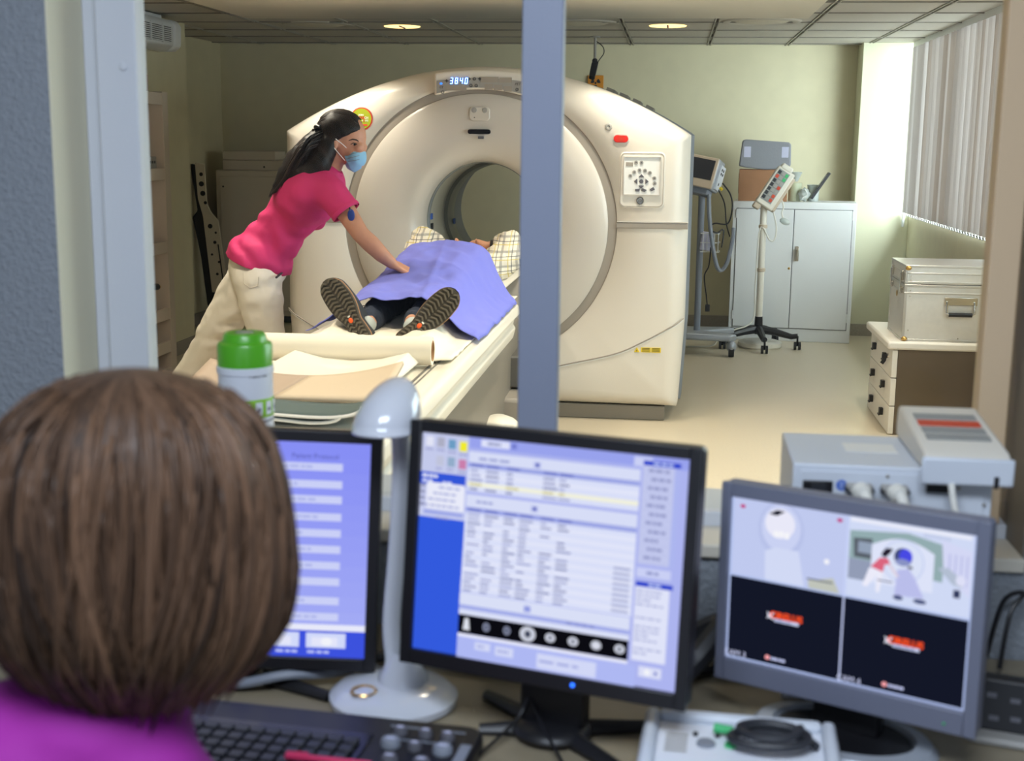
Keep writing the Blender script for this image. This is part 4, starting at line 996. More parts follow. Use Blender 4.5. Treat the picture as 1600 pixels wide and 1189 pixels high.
hb = obj('hair', b, 'hair_brown', None, smooth='all', label='chin-length brown bob with lighter streaks'); at_root(hb, op)
rn = random.Random(11); cs = []
for k in range(1100):
    an = rn.uniform(0, 2 * math.pi)
    if .28 * math.pi < an < .72 * math.pi and rn.random() < .85: continue
    z0 = rn.uniform(1.28, 1.378); z1 = rn.uniform(1.055, 1.15); sw = rn.uniform(-.3, .3) + .3 * math.sin(2 * an); an0 = an - .35 * sw
    kk = rn.uniform(.955, 1.025); pts = []
    for j in range(13):
        t = j / 12; z = z0 + (z1 - z0) * t; a = an0 + sw * t ** 1.4 + .03 * math.sin(6 * t + k); curl = 1 - .10 * max(0, t - .8) / .2 * rn.random()
        pts.append(hp(a, z, kk * curl))
    lum = .42 + .4 * noise.noise(Vector((math.cos(an) * 6, math.sin(an) * 6, 3))) + rn.uniform(-.25, .3)
    cs.append((pts, rn.choice((.0014, .002, .0028, .004)), max(0, min(1, lum))))
strands('hair_locks', op, 'hair_brown', cs)
# chair the operator sits on
ch = thing('office_chair', 'dark office chair under the operator', 'chair', (-.60, 1.08, 0))
b = bm_(); prism(b, rrect(-.24, .24, -.22, .24, .08), .36, .42, 'z'); obj('seat', b, 'dark_plastic', ch, bevel=.015)
b = bm_(); cone(b, (0, 0, .08), (0, 0, .37), .03, .03); obj('gas_column', b, 'chrome', ch, smooth=True)
for k in range(5):
    a = 2 * math.pi * k / 5; b = bm_(); cone(b, (0, 0, .09), (.27 * math.cos(a), .27 * math.sin(a), .065), .025, .016, 8); l = obj('leg', b, 'black_plastic', ch)
    b = bm_(); cone(b, (.27 * math.cos(a) - .01, .27 * math.sin(a), .027), (.27 * math.cos(a) + .012, .27 * math.sin(a), .027), .027, .027, 14); obj('caster', b, 'black_plastic', l)

# ================================================================== scanner room furniture
# --- white two-door steel cabinet
cb = thing('steel_cabinet', 'white two-door steel cupboard against the back wall', 'cabinet', (.975, 10.75, 0), R(-5))
b = bm_(); bx(b, -.49, .49, 0, .42, 0, 1.135); obj('body', b, 'cab_white', cb, bevel=.004)
for s in (-1, 1):
    b = bm_(); bx(b, min(s * .003, s * .455), max(s * .003, s * .455), -.008, .002, .11, 1.075); d = obj('door', b, 'cab_white', cb, bevel=.003)
    for z in (.17, 1.0):
        b = bm_(); cone(b, (s * .46, -.006, z), (s * .46, -.006, z + .07), .006, .006, 8); obj('hinge', b, 'cab_white', d)
    b = bm_()
    for dd in ((s * .456, s * .461, .105, 1.08), ): bx(b, min(dd[0], dd[1]), max(dd[0], dd[1]), -.003, .0, dd[2], dd[3])
    obj('door_gap', b, 'cab_gap', cb)
b = bm_(); bx(b, -.46, .46, -.003, 0, 1.0755, 1.081); obj('door_gap', b, 'cab_gap', cb)
b = bm_(); bx(b, -.46, .46, -.003, 0, .104, .1095); obj('door_gap', b, 'cab_gap', cb)
b = bm_(); bx(b, -.0028, .0028, -.003, 0, .11, 1.075); obj('door_gap', b, 'cab_gap', cb)
dr_ = [o for o in cb.children if o.name.startswith('door') and not o.name.startswith('door_gap')][-1]
b = bm_(); bx(b, .02, .052, -.014, -.006, .66, .78); hd_ = obj('handle_plate', b, 'chrome', dr_, bevel=.003)
b = bm_(); cone(b, (.036, -.03, .755), (.034, -.03, .665), .013, .007, 12); cone(b, (.036, -.03, .755), (.036, -.008, .755), .01, .01, 10); obj('handle_lever', b, 'chrome', dr_, smooth=True)
b = bm_(); ball(b, (-.02, -.01, .60), .01, (1, .6, 1)); obj('lock', b, 'brass', dr_, smooth=True)
# --- things on the cabinet
def boxy(name, lab, cat, loc, rz, s, m, bevel=.004):
    b = bm_(); bx(b, -s[0] / 2, s[0] / 2, -s[1] / 2, s[1] / 2, 0, s[2]); o = obj(name, b, m, None, bevel=bevel, loc=loc, rot=(0, 0, rz)); return tag(o, lab, cat)
t = thing('cardboard_box', 'brown cardboard box on the steel cupboard under the grey cushion', 'box', (.73, 10.95, 1.135), R(-4))
b = bm_(); bx(b, -.195, .195, -.14, .14, 0, .25); obj('carton', b, 'cardboard', t, bevel=.003)
for s in (-1, 1):
    b = bm_(); box(b, (0, s * .07, .252), (.39, .138, .004)); obj('flap', b, 'cardboard', t)
b = bm_(); bx(b, -.2, -.194, -.06, .06, .06, .22); obj('carton_label', b, 'cardboard', t)
t = thing('positioning_cushion', 'grey fabric wedge cushion with two pale velcro patches', 'cushion', (.735, 10.93, 1.395), R(-3))
prof = [(-.21, .02), (-.19, .22), (-.17, .235), (.18, .215), (.2, .20), (.205, .03), (.18, .0), (0, -.006), (-.15, .008)]
b = bm_(); prism(b, [(x * 1.0, z) for x, z in prof], -.12, .12); obj('cover', b, 'fabric_grey', t, bevel=.02, bseg=3)
for x in (-.145, .155):
    b = bm_(); box(b, (x, -.121, .135), (.055, .004, .085)); obj('velcro_patch', b, 'velcro', t)
t = thing('plastic_jug', 'translucent greenish plastic tub with a funnel on the cupboard', 'tub', (.985, 10.92, 1.135))
b = bm_(); lathe(b, [(.0001, .001), (.05, .001), (.055, .15), (.052, .15), (.048, .006), (.0001, .006)], 28); obj('tub', b, 'bag_green', t, smooth=True)
b = bm_(); lathe(b, [(.055, .235), (.02, .16), (.012, .16), (.05, .238)], 28); obj('funnel', b, 'bag_clear', t, smooth=True)
t = thing('plastic_bag', 'crumpled clear plastic bag of tubing beside the greenish tub', 'bag', (1.055, 10.84, 1.135))
b = bm_(); ball(b, (0, 0, .055), .056, (.8, .6, 1.0)); me = remesh(b, .01, 1, lambda p: .016 * noise.noise(p * 40)); z0 = min(v.co.z for v in me.vertices)
for v in me.vertices: v.co.z -= z0
obj('bag', me, 'bag_clear', t)
b = bm_(); tube(b, spline([(.0, -.03, .10), (.02, -.035, .06), (-.02, -.035, .03)]), .005, 6); obj('tubing', b, 'white_plastic', t)
t = thing('tilted_clipboard', 'dark grey folder leaning out of the container on the cupboard', 'folder', (1.125, 10.9, 1.155), 0)
b = bm_(); box(b, (.06, 0, .11), (.02, .09, .25), Matrix.Rotation(R(33), 4, 'Y')); obj('cover', b, 'dark_plastic', t, bevel=.003)
b = bm_(); box(b, (.048, -.0, .105), (.006, .085, .22), Matrix.Rotation(R(33), 4, 'Y')); obj('pages', b, 'hose_grey', t)
t = thing('clear_container', 'clear plastic container on the cupboard behind the leaning folder', 'container', (1.14, 10.98, 1.135))
b = bm_(); lathe(b, [(.0001, .001), (.045, .001), (.05, .13), (.047, .13), (.043, .006), (.0001, .006)], 24); obj('cup', b, 'bag_clear', t, smooth=True)
b = bm_(); lathe(b, [(.05, .126), (.053, .128), (.053, .133), (.05, .135)], 24); obj('rim', b, 'bag_clear', t, smooth=True)

# --- injector stand
t = thing('injector_stand', 'white pole stand on five black casters holding a tilted keypad', 'equipment stand', (.705, 10.36, 0))
b = bm_(); cone(b, (0, 0, .24), (-.0, 0, 1.12), .026, .026, 20); po_ = obj('pole', b, 'device_cream', t, smooth=True)
for z in (.62, .96):
    b = bm_(); lathe(b, [(.026, z - .015), (.034, z - .012), (.034, z + .012), (.026, z + .015)], 20); obj('clamp', b, 'device_beige', po_, smooth=True)
b = bm_(); cone(b, (0, 0, .11), (0, 0, .25), .036, .03, 16); obj('hub', b, 'black_plastic', t, smooth=True)
for k in range(5):
    a = R(-84 + 72 * k); e_ = Vector((.31 * math.cos(a), .31 * math.sin(a), .11))
    b = bm_(); tube(b, [(0, 0, .15), e_ * .4 + Vector((0, 0, .09)), e_ * .85 + Vector((0, 0, .008)), e_], [.035, .03, .022, .02], 8); lg = obj('leg', b, 'black_plastic', t, smooth=True)
    b = bm_(); 
    for s in (-1, 1): cone(b, e_ + Vector((s * .008, 0, -.078)), e_ + Vector((s * .026, 0, -.078)), .032, .032, 16)
    cone(b, e_ + Vector((0, 0, -.08)), e_, .008, .008, 8); obj('caster', b, 'black_plastic', lg)
b = bm_(); lathe(b, [(.0001, .05), (.15, .05), (.172, .04), (.175, .012), (.165, .0), (.0001, .0)], 40); obj('foot_pad', b, 'device_cream', t, smooth=True, loc=(.02, .05, 0))
Mh = Matrix.Translation((.075, -.02, 1.255)) @ Matrix.Rotation(R(32), 4, 'Y') @ Matrix.Rotation(R(-8), 4, 'X')
def hpart(name, m, c_, s, parent=t, bev=.004):
    b = bm_(); box(b, c_, s); o = obj(name, b, m, parent, bevel=bev); o.matrix_local = Mh; return o
hpart('keypad_housing', 'device_cream', (0, 0, 0), (.15, .07, .33), bev=.012)
hpart('housing_back', 'device_beige', (.05, .012, -.01), (.09, .08, .30), bev=.01)
hpart('top_cap', 'device_cream', (-.01, .0, .175), (.10, .075, .05), bev=.015)
hpart('bottom_knob', 'device_beige', (-.045, .0, -.185), (.06, .05, .05), bev=.012)
hpart('key_plate', 'label_grey', (-.01, -.036, .01), (.095, .004, .27), bev=0)
rk = random.Random(2)
for r_ in range(7):
    for q in range(3):
        m = 'label_dark' if q == 0 and r_ != 5 else ('label_red' if (q == 2 and r_ in (0, 1, 3)) or (q == 0 and r_ == 5) else ('iv_green' if r_ > 4 and q == 2 else 'button_grey'))
        hpart('key', m, (-.042 + .031 * q, -.0395, -.10 + .037 * r_), (.024, .004, .027), bev=.001)
b = bm_(); tube(b, spline([(.12, .02, 1.20), (.15, 0, 1.12), (.14, 0, 1.07), (.15, 0, 1.03)]), .006, 6); obj('pendant_cord', b, 'cable_white', t, smooth=True)
b = bm_(); ball(b, (.165, 0, 1.0), .035, (1.2, .5, .7), Matrix.Rotation(R(25), 4, 'Y')); obj('pendant', b, 'bag_clear', t, smooth=True)
b = bm_(); tube(b, spline([(.07, -.03, 1.08), (.10, -.03, .96), (.09, -.03, .86), (.05, -.03, .86), (.0, -.03, .95), (-.03, -.02, .9), (-.04, -.01, .5), (-.05, -.03, .22), (-.2, -.12, .15), (-.30, -.16, .1), (-.36, -.16, .03), (-.5, -.1, .008), (-.62, -.06, .008)]), .006, 6); obj('power_cord', b, 'cable_white', t, smooth=True)

# --- patient monitor trolley beside the scanner
t = thing('monitor_trolley', 'grey vital-signs monitor on a wheeled pole beside the scanner', 'medical monitor', (.215, 10.05, 0))
b = bm_(); cone(b, (0, 0, .15), (.0, 0, 1.26), .025, .025, 16); obj('pole', b, 'hose_grey', t, smooth=True)
b = bm_(); prism(b, [(-.2, -.18), (.25, -.24), (.30, -.18), (.06, 0), (.30, .18), (.25, .24), (-.2, .18)], .12, .17, 'z'); obj('base', b, 'silver_plastic', t, bevel=.012)
for x, y in ((.26, -.2), (.26, .2), (-.17, -.15), (-.17, .15)):
    b = bm_(); cone(b, (x - .02, y, .05), (x + .02, y, .05), .05, .05, 18); obj('caster', b, 'black_plastic', t)
    b = bm_(); ball(b, (x, y, .08), .055, (.7, 1, .8)); obj('caster_hood', b, 'silver_plastic', t, smooth=True)
Mm = Matrix.Translation((.0, 0, 1.37)) @ Matrix.Rotation(R(-18), 4, 'Z') @ Matrix.Rotation(R(-14), 4, 'X') @ Matrix.Rotation(R(10), 4, 'Y')
def mpart(name, m, c_, s, bev=.004):
    b = bm_(); box(b, c_, s); o = obj(name, b, m, t, bevel=bev); o.matrix_local = Mm; return o
mpart('monitor_case', 'silver_plastic', (0, 0, 0), (.26, .16, .24), .014)
mpart('monitor_bezel', 'device_beige', (0, -.085, 0), (.255, .014, .235), .008)
mpart('monitor_screen', 'label_dark', (0, -.094, .02), (.21, .004, .15), 0)
mpart('side_panel', 'device_blue', (.135, .02, -.01), (.02, .12, .19), .006)
for y, z in ((-.01, .05), (.03, .05), (-.01, .02), (.03, .02), (-.005, -.06)): mpart('socket', 'black_plastic', (.147, y, z), (.004, .012, .018), 0)
mpart('module', 'hose_grey', (0, .0, -.14), (.2, .12, .05), .012)
b = bm_()
for k in range(5): bx(b, .02 + .028 * k, .025 + .028 * k, -.08, -.075, .78, .92)
for z in (.78, .85, .92): bx(b, .0, .15, -.08, -.075, z, z + .006); bx(b, .145, .15, -.08, .05, z, z + .006)
obj('wire_basket', b, 'cab_white', t)
b = bm_(); box(b, (.05, -.03, .86), (.09, .05, .14), Matrix.Rotation(R(8), 4, 'Y')); obj('cuff_pack', b, 'velcro', t, bevel=.008)
b = bm_(); tube(b, spline([(.05, -.09, 1.22), (.06, -.1, 1.05), (.09, -.11, .85), (.13, -.11, .68), (.17, -.1, .65), (.21, -.1, .72), (.24, -.09, .88), (.245, -.08, .97)]), .016, 8); obj('hose', b, 'hose_grey', t, smooth=True)
for pts, rr in (([(.12, -.03, 1.25), (.17, -.05, 1.15), (.19, -.06, 1.0), (.22, -.06, .9)], .005), ([(.15, -.02, 1.30), (.21, -.05, 1.22), (.23, -.06, 1.12), (.20, -.06, 1.0), (.10, -.09, 1.0), (.06, -.1, .96), (.12, -.1, .93), (.17, -.09, .95), (.16, -.1, .82)], .006), ([(.08, -.09, .82), (.07, -.1, .68), (.04, -.1, .6), (.06, -.1, .45), (.07, -.1, .38)], .005)):
    b = bm_(); tube(b, spline(pts), rr, 6); obj('cable', b, 'black_plastic', t, smooth=True)
b = bm_(); bx(b, .055, .09, -.11, -.09, .33, .385); obj('plug', b, 'black_plastic', t, bevel=.004)
b = bm_(); cone(b, (.135, -.02, 1.265), (.15, -.03, 1.25), .012, .012, 10); obj('yellow_plug', b, 'sign_yellow', t)

# --- drawer unit with silver case
du = thing('drawer_unit', 'white three-drawer pedestal with dark side and black pull tabs', 'drawer unit', (1.235, 7.3, 0))
b = bm_(); bx(b, .03, .60, 0, .78, .0, .485); obj('carcass', b, 'drawer_side', du, bevel=.002)
b = bm_(); bx(b, -.03, .72, -.02, .82, .485, .53); obj('top', b, 'drawer_white', du, bevel=.012)
b = bm_(); bx(b, .56, .60, -.002, .78, 0, .485); obj('side_stile', b, 'sill_white', du)
for k in range(3):
    b = bm_(); bx(b, 0, .03, 0, .78, .005 + .16 * k, .16 + .16 * k); d = obj('drawer', b, 'drawer_white', du, bevel=.003)
    for y in (.2, .58):
        b = bm_(); bx(b, -.022, 0, y - .02, y + .02, .075 + .16 * k, .115 + .16 * k); obj('pull_tab', b, 'black_plastic', d, bevel=.003)
        b = bm_(); bx(b, -.026, -.02, y - .022, y + .022, .072 + .16 * k, .08 + .16 * k); obj('tab_lip', b, 'black_plastic', d)
b = bm_(); lathe(b, [(.0001, -.006), (.012, -.006), (.014, 0)], 14, 'x', (0, .13, .43)); obj('lock', b, 'chrome', du)
b = bm_(); box(b, (-.02, .13, .425), (.03, .006, .02)); box(b, (-.026, .13, .395), (.02, .006, .03), Matrix.Rotation(R(35), 4, 'Y')); obj('keys', b, 'black_plastic', du)
ca = thing('silver_case', 'ribbed aluminium flight case with chrome handle standing on drawer unit', 'case', (1.285, 7.33, .53))
b = bm_(); bx(b, 0, .62, 0, .47, .0, .315); obj('lower_shell', b, 'alu', ca, bevel=.004)
b = bm_(); bx(b, 0, .62, 0, .47, .318, .42); obj('lid', b, 'alu', ca, bevel=.004)
for z, h_ in ((.0, .012), (.262, .010), (.30, .015), (.318, .014), (.372, .008), (.408, .013)):
    b = bm_(); bx(b, -.004, .624, -.004, .474, z, z + h_); obj('edge_profile', b, 'alu_edge', ca, bevel=.002)
for x, y in ((0, 0), (.61, 0), (0, .46)):
    b = bm_(); bx(b, x - .003, x + .013, y - .003, y + .013, .01, .41); obj('corner_profile', b, 'alu_edge', ca, bevel=.002)
for z in (.012, .405):
    b = bm_(); ball(b, (.012, .0, z), .017, (1, .9, .8)); obj('corner_cap', b, 'brass', ca, smooth=True)
for y in (.07, .40):
    b = bm_(); bx(b, -.014, 0, y - .022, y + .022, .262, .295); bx(b, -.012, 0, y - .016, y + .016, .33, .385); bx(b, -.018, -.012, y - .012, y + .012, .27, .37); obj('latch', b, 'chrome', ca, bevel=.002)
b = bm_(); ball(b, (-.002, .24, .24), .018, (.2, .8, 1)); obj('lock_plate', b, 'brass', ca, smooth=True)
b = bm_(); bx(b, .215, .39, -.010, 0, .205, .248); hh = obj('handle_plate', b, 'chrome', ca, bevel=.003)
b = bm_(); tube(b, [(.228, -.014, .225), (.226, -.022, .165), (.24, -.024, .155), (.36, -.024, .155), (.376, -.022, .165), (.374, -.014, .225)], .006, 8); obj('handle_bail', b, 'chrome', ca, smooth=True)
b = bm_(); cone(b, (.238, -.024, .155), (.362, -.024, .155), .012, .012, 12); obj('handle_grip', b, 'black_plastic', ca, smooth=True)
b = bm_()
for x, z in ((.03, .28), (.03, .25), (.03, .06), (.3, .02), (.03, .34), (.03, .36), (.55, .02)): ball(b, (x, -.003, z), .004, u=8, v=6)
obj('rivets', b, 'chrome', ca)
t = thing('cream_bin', 'tall narrow cream pedal bin beside the drawer unit', 'bin', (1.835, 6.87, 0))
b = bm_(); prism(b, rrect(-.11, .11, -.15, .15, .03), 0, .56, 'z'); obj('body', b, 'drawer_white', t, bevel=.006)
b = bm_(); prism(b, rrect(-.115, .1, -.155, .155, .035), .56, .585, 'z'); obj('lid', b, 'couch_white', t, bevel=.01)

# --- left side: bookcase, air unit, board, cabinet
bk = thing('bookcase', 'tall beige open bookcase standing along the left wall', 'bookcase', (XJ + .002, 7.75, 0))
# local: x 0 (wall) .. .32 (front), y -.75 .. .55
for y0, y1 in ((-.75, -.72), (.47, .56)):
    b = bm_(); bx(b, 0, .32, y0, y1, 0, 1.885); obj('side_panel', b, 'shelf_beige', bk, bevel=.003)
b = bm_(); bx(b, 0, .015, -.72, .47, 0, 1.885); obj('back_panel', b, 'shelf_beige', bk)
for z in (.02, .20, .42, .86, 1.335, 1.815):
    b = bm_(); bx(b, .015, .30, -.72, .47, z, z + .02); sh_ = obj('shelf', b, 'shelf_beige', bk)
    b = bm_(); bx(b, .30, .318, -.72, .47, z - .015, z + .062); obj('shelf_lip', b, 'shelf_beige', sh_, bevel=.002)
boxy('carton', 'small brown carton standing on top of the bookcase', 'box', (-3.44, 8.0, 1.887), R(6), (.18, .32, .10), 'cardboard')
boxy('storage_box', 'pale grey box lid lying on the brown carton', 'box', (-3.44, 8.0, 1.988), R(6), (.17, .30, .045), 'label_grey')
t = thing('socket_box', 'small grey box with sockets on a bookcase shelf', 'box', (-3.36, 8.07, 1.357))
b = bm_(); bx(b, -.04, .04, -.07, .07, 0, .115); obj('case', b, 'button_grey', t, bevel=.004)
for y in (-.035, 0, .035):
    b = bm_(); cone(b, (.038, y, .08), (.043, y, .08), .009, .009, 10); obj('socket', b, 'dark_plastic', t)
t = thing('hand_pump', 'black gun-shaped tool lying on a lower bookcase shelf', 'tool', (-3.36, 8.02, .442))
b = bm_(); tube(b, spline([(0, -.09, .014), (0, -.05, .1), (0, .0, .18)]), .022, 10, flat=.6); obj('grip', b, 'dark_plastic', t, smooth=True)
b = bm_(); tube(b, [(0, -.08, .20), (.01, .12, .185)], .022, 10); obj('barrel', b, 'dark_plastic', t, smooth=True)
b = bm_(); ball(b, (.012, .14, .182), .014); obj('nozzle', b, 'brass', t, smooth=True)
ac = thing('wall_air_unit', 'white louvred air unit mounted high on the left wall', 'air conditioner', (XJ, 8.42, 2.185))
b = bm_(); prism(b, [(0, 0), (.13, 0), (.17, .03), (.175, .16), (.15, .2), (0, .2)], -.42, .42); o = obj('housing', b, 'cab_white', ac, bevel=.008)
b = bm_(); prism(b, [(0, -.004), (.135, -.004), (.178, .028), (.182, .165), (.152, .205), (0, .205)], .42, .55); obj('end_cap', b, 'cab_white', ac, bevel=.02, bseg=3)
b = bm_(); bx(b, .172, .1765, -.36, .36, .045, .155); obj('grille_recess', b, 'dark_plastic', ac)
for k in range(9):
    b = bm_(); bx(b, .174, .185, -.36, .36, .045 + .0128 * k, .0515 + .0128 * k); obj('louver', b, 'cab_white', ac)
for y in (-.2, 0, .2):
    b = bm_(); bx(b, .175, .187, y - .006, y + .006, .04, .16); obj('grille_bar', b, 'cab_white', ac)
b = bm_(); bx(b, 0, .12, -.38, .34, .205, .226); obj('top_tray', b, 'cab_white', ac)
bd = thing('transfer_board', 'white perforated arm board with black padding leaning against wall', 'arm board', (-3.80, 10.70, 0), R(4))
tilt = Matrix.Rotation(R(-7), 4, 'Y')
b = bm_(); prism(b, [(-.07, .3), (.02, .28), (.07, .30), (.075, .9), (.02, .98), (.0, 1.05), (.03, 1.38), (-.05, 1.40), (-.07, 1.1), (-.05, .95)], -.012, .012); o = obj('board', b, 'cab_beige', bd, bevel=.003); o.matrix_local = tilt
b = bm_(); prism(b, [(-.14, .0), (.03, .0), (.03, .30), (-.02, .9), (-.04, 1.38), (-.10, 1.40), (-.10, 1.0), (-.15, .95), (-.13, .6)], .013, .06); o = obj('padding', b, 'black_plastic', bd, bevel=.012); o.matrix_local = tilt
for x, z, r_ in ((-.01, 1.30, .016), (-.02, 1.22, .022), (-.02, 1.14, .022), (-.01, 1.06, .014), (.0, .86, .02), (.04, .80, .01), (.02, .72, .014), (-.02, .62, .01), (.03, .55, .01), (0, .45, .012)):
    b = bm_(); cone(b, (x, -.016, z), (x, -.010, z), r_, r_, 14); o = obj('hole', b, 'black_plastic', bd); o.matrix_local = tilt
b = bm_(); prism(b, [(.035, .34), (.045, .34), (.05, .70), (.04, .70)], -.016, -.01); o = obj('slot', b, 'black_plastic', bd); o.matrix_local = tilt
wc = thing('side_cabinet', 'beige metal equipment cabinet standing behind the technician', 'cabinet', (-3.42, 10.95, 0))
b = bm_(); bx(b, -.52, .55, 0, .48, .06, 1.32); obj('body', b, 'cab_beige', wc, bevel=.012)
b = bm_(); bx(b, -.48, .5, -.012, .0, .10, 1.27); fp = obj('front_panel', b, 'cab_beige', wc, bevel=.006)
for x, z in ((-.45, 1.18), (-.45, .15), (.3, .15)):
    b = bm_(); ball(b, (x, -.013, z), .008); obj('panel_screw', b, 'black_plastic', fp)
b = bm_(); bx(b, -.45, .5, .03, .45, 0, .06); obj('plinth', b, 'dark_plastic', wc)
t = thing('equipment_box', 'beige flat box sitting on the side cabinet', 'box', (-3.42, 11.15, 1.32))
b = bm_(); bx(b, -.47, .52, -.15, .15, 0, .085); obj('base', b, 'cab_beige', t, bevel=.006)
b = bm_(); bx(b, -.47, .0, -.15, .15, .087, .165); obj('cover', b, 'cab_beige', t, bevel=.006)
b = bm_(); ball(b, (-.1, -.151, .03), .008); obj('screw', b, 'black_plastic', t)

# --- hanging surveillance camera and warning sign
t = thing('surveillance_camera', 'small black camera hanging on a stalk from the ceiling', 'security camera', (-.656, 10.6, 2.12))
b = bm_(); cone(b, (0, 0, .12), (0, 0, .3), .011, .011, 12); obj('stalk', b, 'button_grey', t, smooth=True)
b = bm_(); lathe(b, [(.011, .285), (.04, .29), (.04, .3), (.011, .3)], 20); obj('ceiling_plate', b, 'button_grey', t)
b = bm_(); ball(b, (0, 0, .11), .022); obj('joint', b, 'dark_plastic', t, smooth=True)
Mc = Matrix.Translation((-.005, -.02, .05)) @ Matrix.Rotation(R(14), 4, 'Y') @ Matrix.Rotation(R(35), 4, 'X')
b = bm_(); box(b, (0, 0, 0), (.05, .055, .11)); o = obj('camera_body', b, 'dark_plastic', t, bevel=.006); o.matrix_local = Mc
b = bm_(); cone(b, (0, 0, -.055), (0, 0, -.09), .022, .026, 16); o = obj('lens', b, 'black_gloss', t, smooth=True); o.matrix_local = Mc
b = bm_(); tube(b, spline([(.01, 0, .26), (.06, 0, .22), (.07, 0, .17), (.03, 0, .11), (.02, 0, .08)]), .004, 6); obj('cable', b, 'black_plastic', t, smooth=True)
t = thing('warning_sign', 'orange sign with black radiation trefoil above the scanner', 'sign', (-.70, 11.48, 2.075))
b = bm_(); bx(b, -.068, .068, -.005, .012, -.06, .085); obj('plate', b, 'sign_orange', t, bevel=.003)
for k in range(3):
    a0 = R(90 + 120 * k + 60 - 30); n_ = 6
    pl = [(.016 * math.cos(a0 + R(60) * q / n_), .02 + .016 * math.sin(a0 + R(60) * q / n_)) for q in range(n_ + 1)] + [(.042 * math.cos(a0 + R(60) * q / n_), .02 + .042 * math.sin(a0 + R(60) * q / n_)) for q in range(n_, -1, -1)]
    b = bm_(); prism(b, pl, -.008, -.004); obj('trefoil_blade', b, 'label_dark', t)
b = bm_(); cone(b, (0, -.008, .02), (0, -.004, .02), .009, .009, 14); obj('trefoil_centre', b, 'label_dark', t)

# ================================================================== control desk
DZ = .74
dk = thing('control_desk', 'grey-brown laminate desk under the monitors', 'desk', (-.4, 1.7, 0))
b = bm_(); bx(b, -1.7, 1.9, -.46, .475, DZ - .03, DZ); obj('top', b, 'desk', dk, bevel=.003)
for x in (-1.6, 0.9, 1.8):
    b = bm_(); bx(b, x - .02, x + .02, -.4, .44, 0, DZ - .03); obj('leg_panel', b, 'desk', dk)

class Canvas:
    """flat picture for a lit screen: coloured shapes in 0..1 screen space, stacked by hair-thin layers"""
    def __init__(s, w, h): s.b = bm_(); s.lay = s.b.loops.layers.float_color.new('col'); s.w = w; s.h = h; s.k = 0
    def poly(s, pts, col):
        s.k += 1; y = -.00004 * s.k
        f = s.b.faces.new([s.b.verts.new(((u - .5) * s.w, y, (.5 - v) * s.h)) for u, v in pts])
        c = lin(col)
        for l in f.loops: l[s.lay] = c
    def rect(s, u0, v0, u1, v1, col): s.poly([(u0, v1), (u1, v1), (u1, v0), (u0, v0)], col)
    def ell(s, u, v, ru, rv, col, n=20): s.poly([(u + ru * math.cos(2 * math.pi * k / n), v - rv * math.sin(2 * math.pi * k / n)) for k in range(n)], col)
    def text(s, u, v, size, st, col, shear=0, bold=0):
        me = text_bm(st, size, ext=0, shear=shear, bold=bold); s.k += 1; y = -.00004 * s.k; c = lin(col)
        vs = [s.b.verts.new(((u - .5) * s.w + q.co.x, y, (.5 - v) * s.h + q.co.y)) for q in me.vertices]
        for p in me.polygons:
            try: f = s.b.faces.new([vs[i] for i in p.vertices])
            except ValueError: continue
            for l in f.loops: l[s.lay] = c
    def dash(s, u0, v, n, du, hh, col, rng):
        u = u0
        for _ in range(n):
            w = du * rng.uniform(.5, 1.3); s.rect(u, v - hh / 2, u + w * .8, v + hh / 2, col); u += w
    def done(s, parent, y, name='screen_image', rot=None, loc=None):
        me = bpy.data.meshes.new(name); s.b.to_mesh(me); s.b.free()
        o = bpy.data.objects.new(name, me); C.objects.link(o); me.materials.append(MAT['screen']); o.parent = parent; o.location = loc or (0, y, 0); return o

def monitor(name, label, pos, yaw, tilt, roll, w, h, bez, m, depth, foot):
    root = thing(name, label, 'monitor', (pos[0], pos[1], DZ), R(yaw))
    lp = (0, 0, pos[2] - DZ); kw = dict(loc=lp, rot=(R(tilt), R(roll), 0), mode='YXZ')
    b = bm_(); bx(b, -w / 2, w / 2, .006, depth, -h / 2, h / 2); obj('back_shell', b, m, root, bevel=.008, **kw)
    bl_, br_, bt_, bb_ = bez
    for nm, d in (('bezel_side', (-w / 2, -w / 2 + bl_, -h / 2, h / 2)), ('bezel_side', (w / 2 - br_, w / 2, -h / 2, h / 2)), ('bezel_top', (-w / 2 + bl_, w / 2 - br_, h / 2 - bt_, h / 2)), ('bezel_bottom', (-w / 2 + bl_, w / 2 - br_, -h / 2, -h / 2 + bb_))):
        b = bm_(); bx(b, d[0], d[1], -.004, .0062, d[2], d[3]); obj(nm, b, m, root, bevel=.0015, **kw)
    cv = Canvas(w - bl_ - br_, h - bt_ - bb_)
    def place(c_):
        o = c_.done(root, 0); o.rotation_mode = 'YXZ'; o.rotation_euler = (R(tilt), R(roll), 0)
        M = Matrix.Rotation(R(tilt), 4, 'X') @ Matrix.Rotation(R(roll), 4, 'Y')
        o.location = Vector(lp) + M @ Vector(((bl_ - br_) / 2, .005, (bb_ - bt_) / 2)); return o
    foot(root, pos[2] - DZ, h)
    return root, cv, place, kw

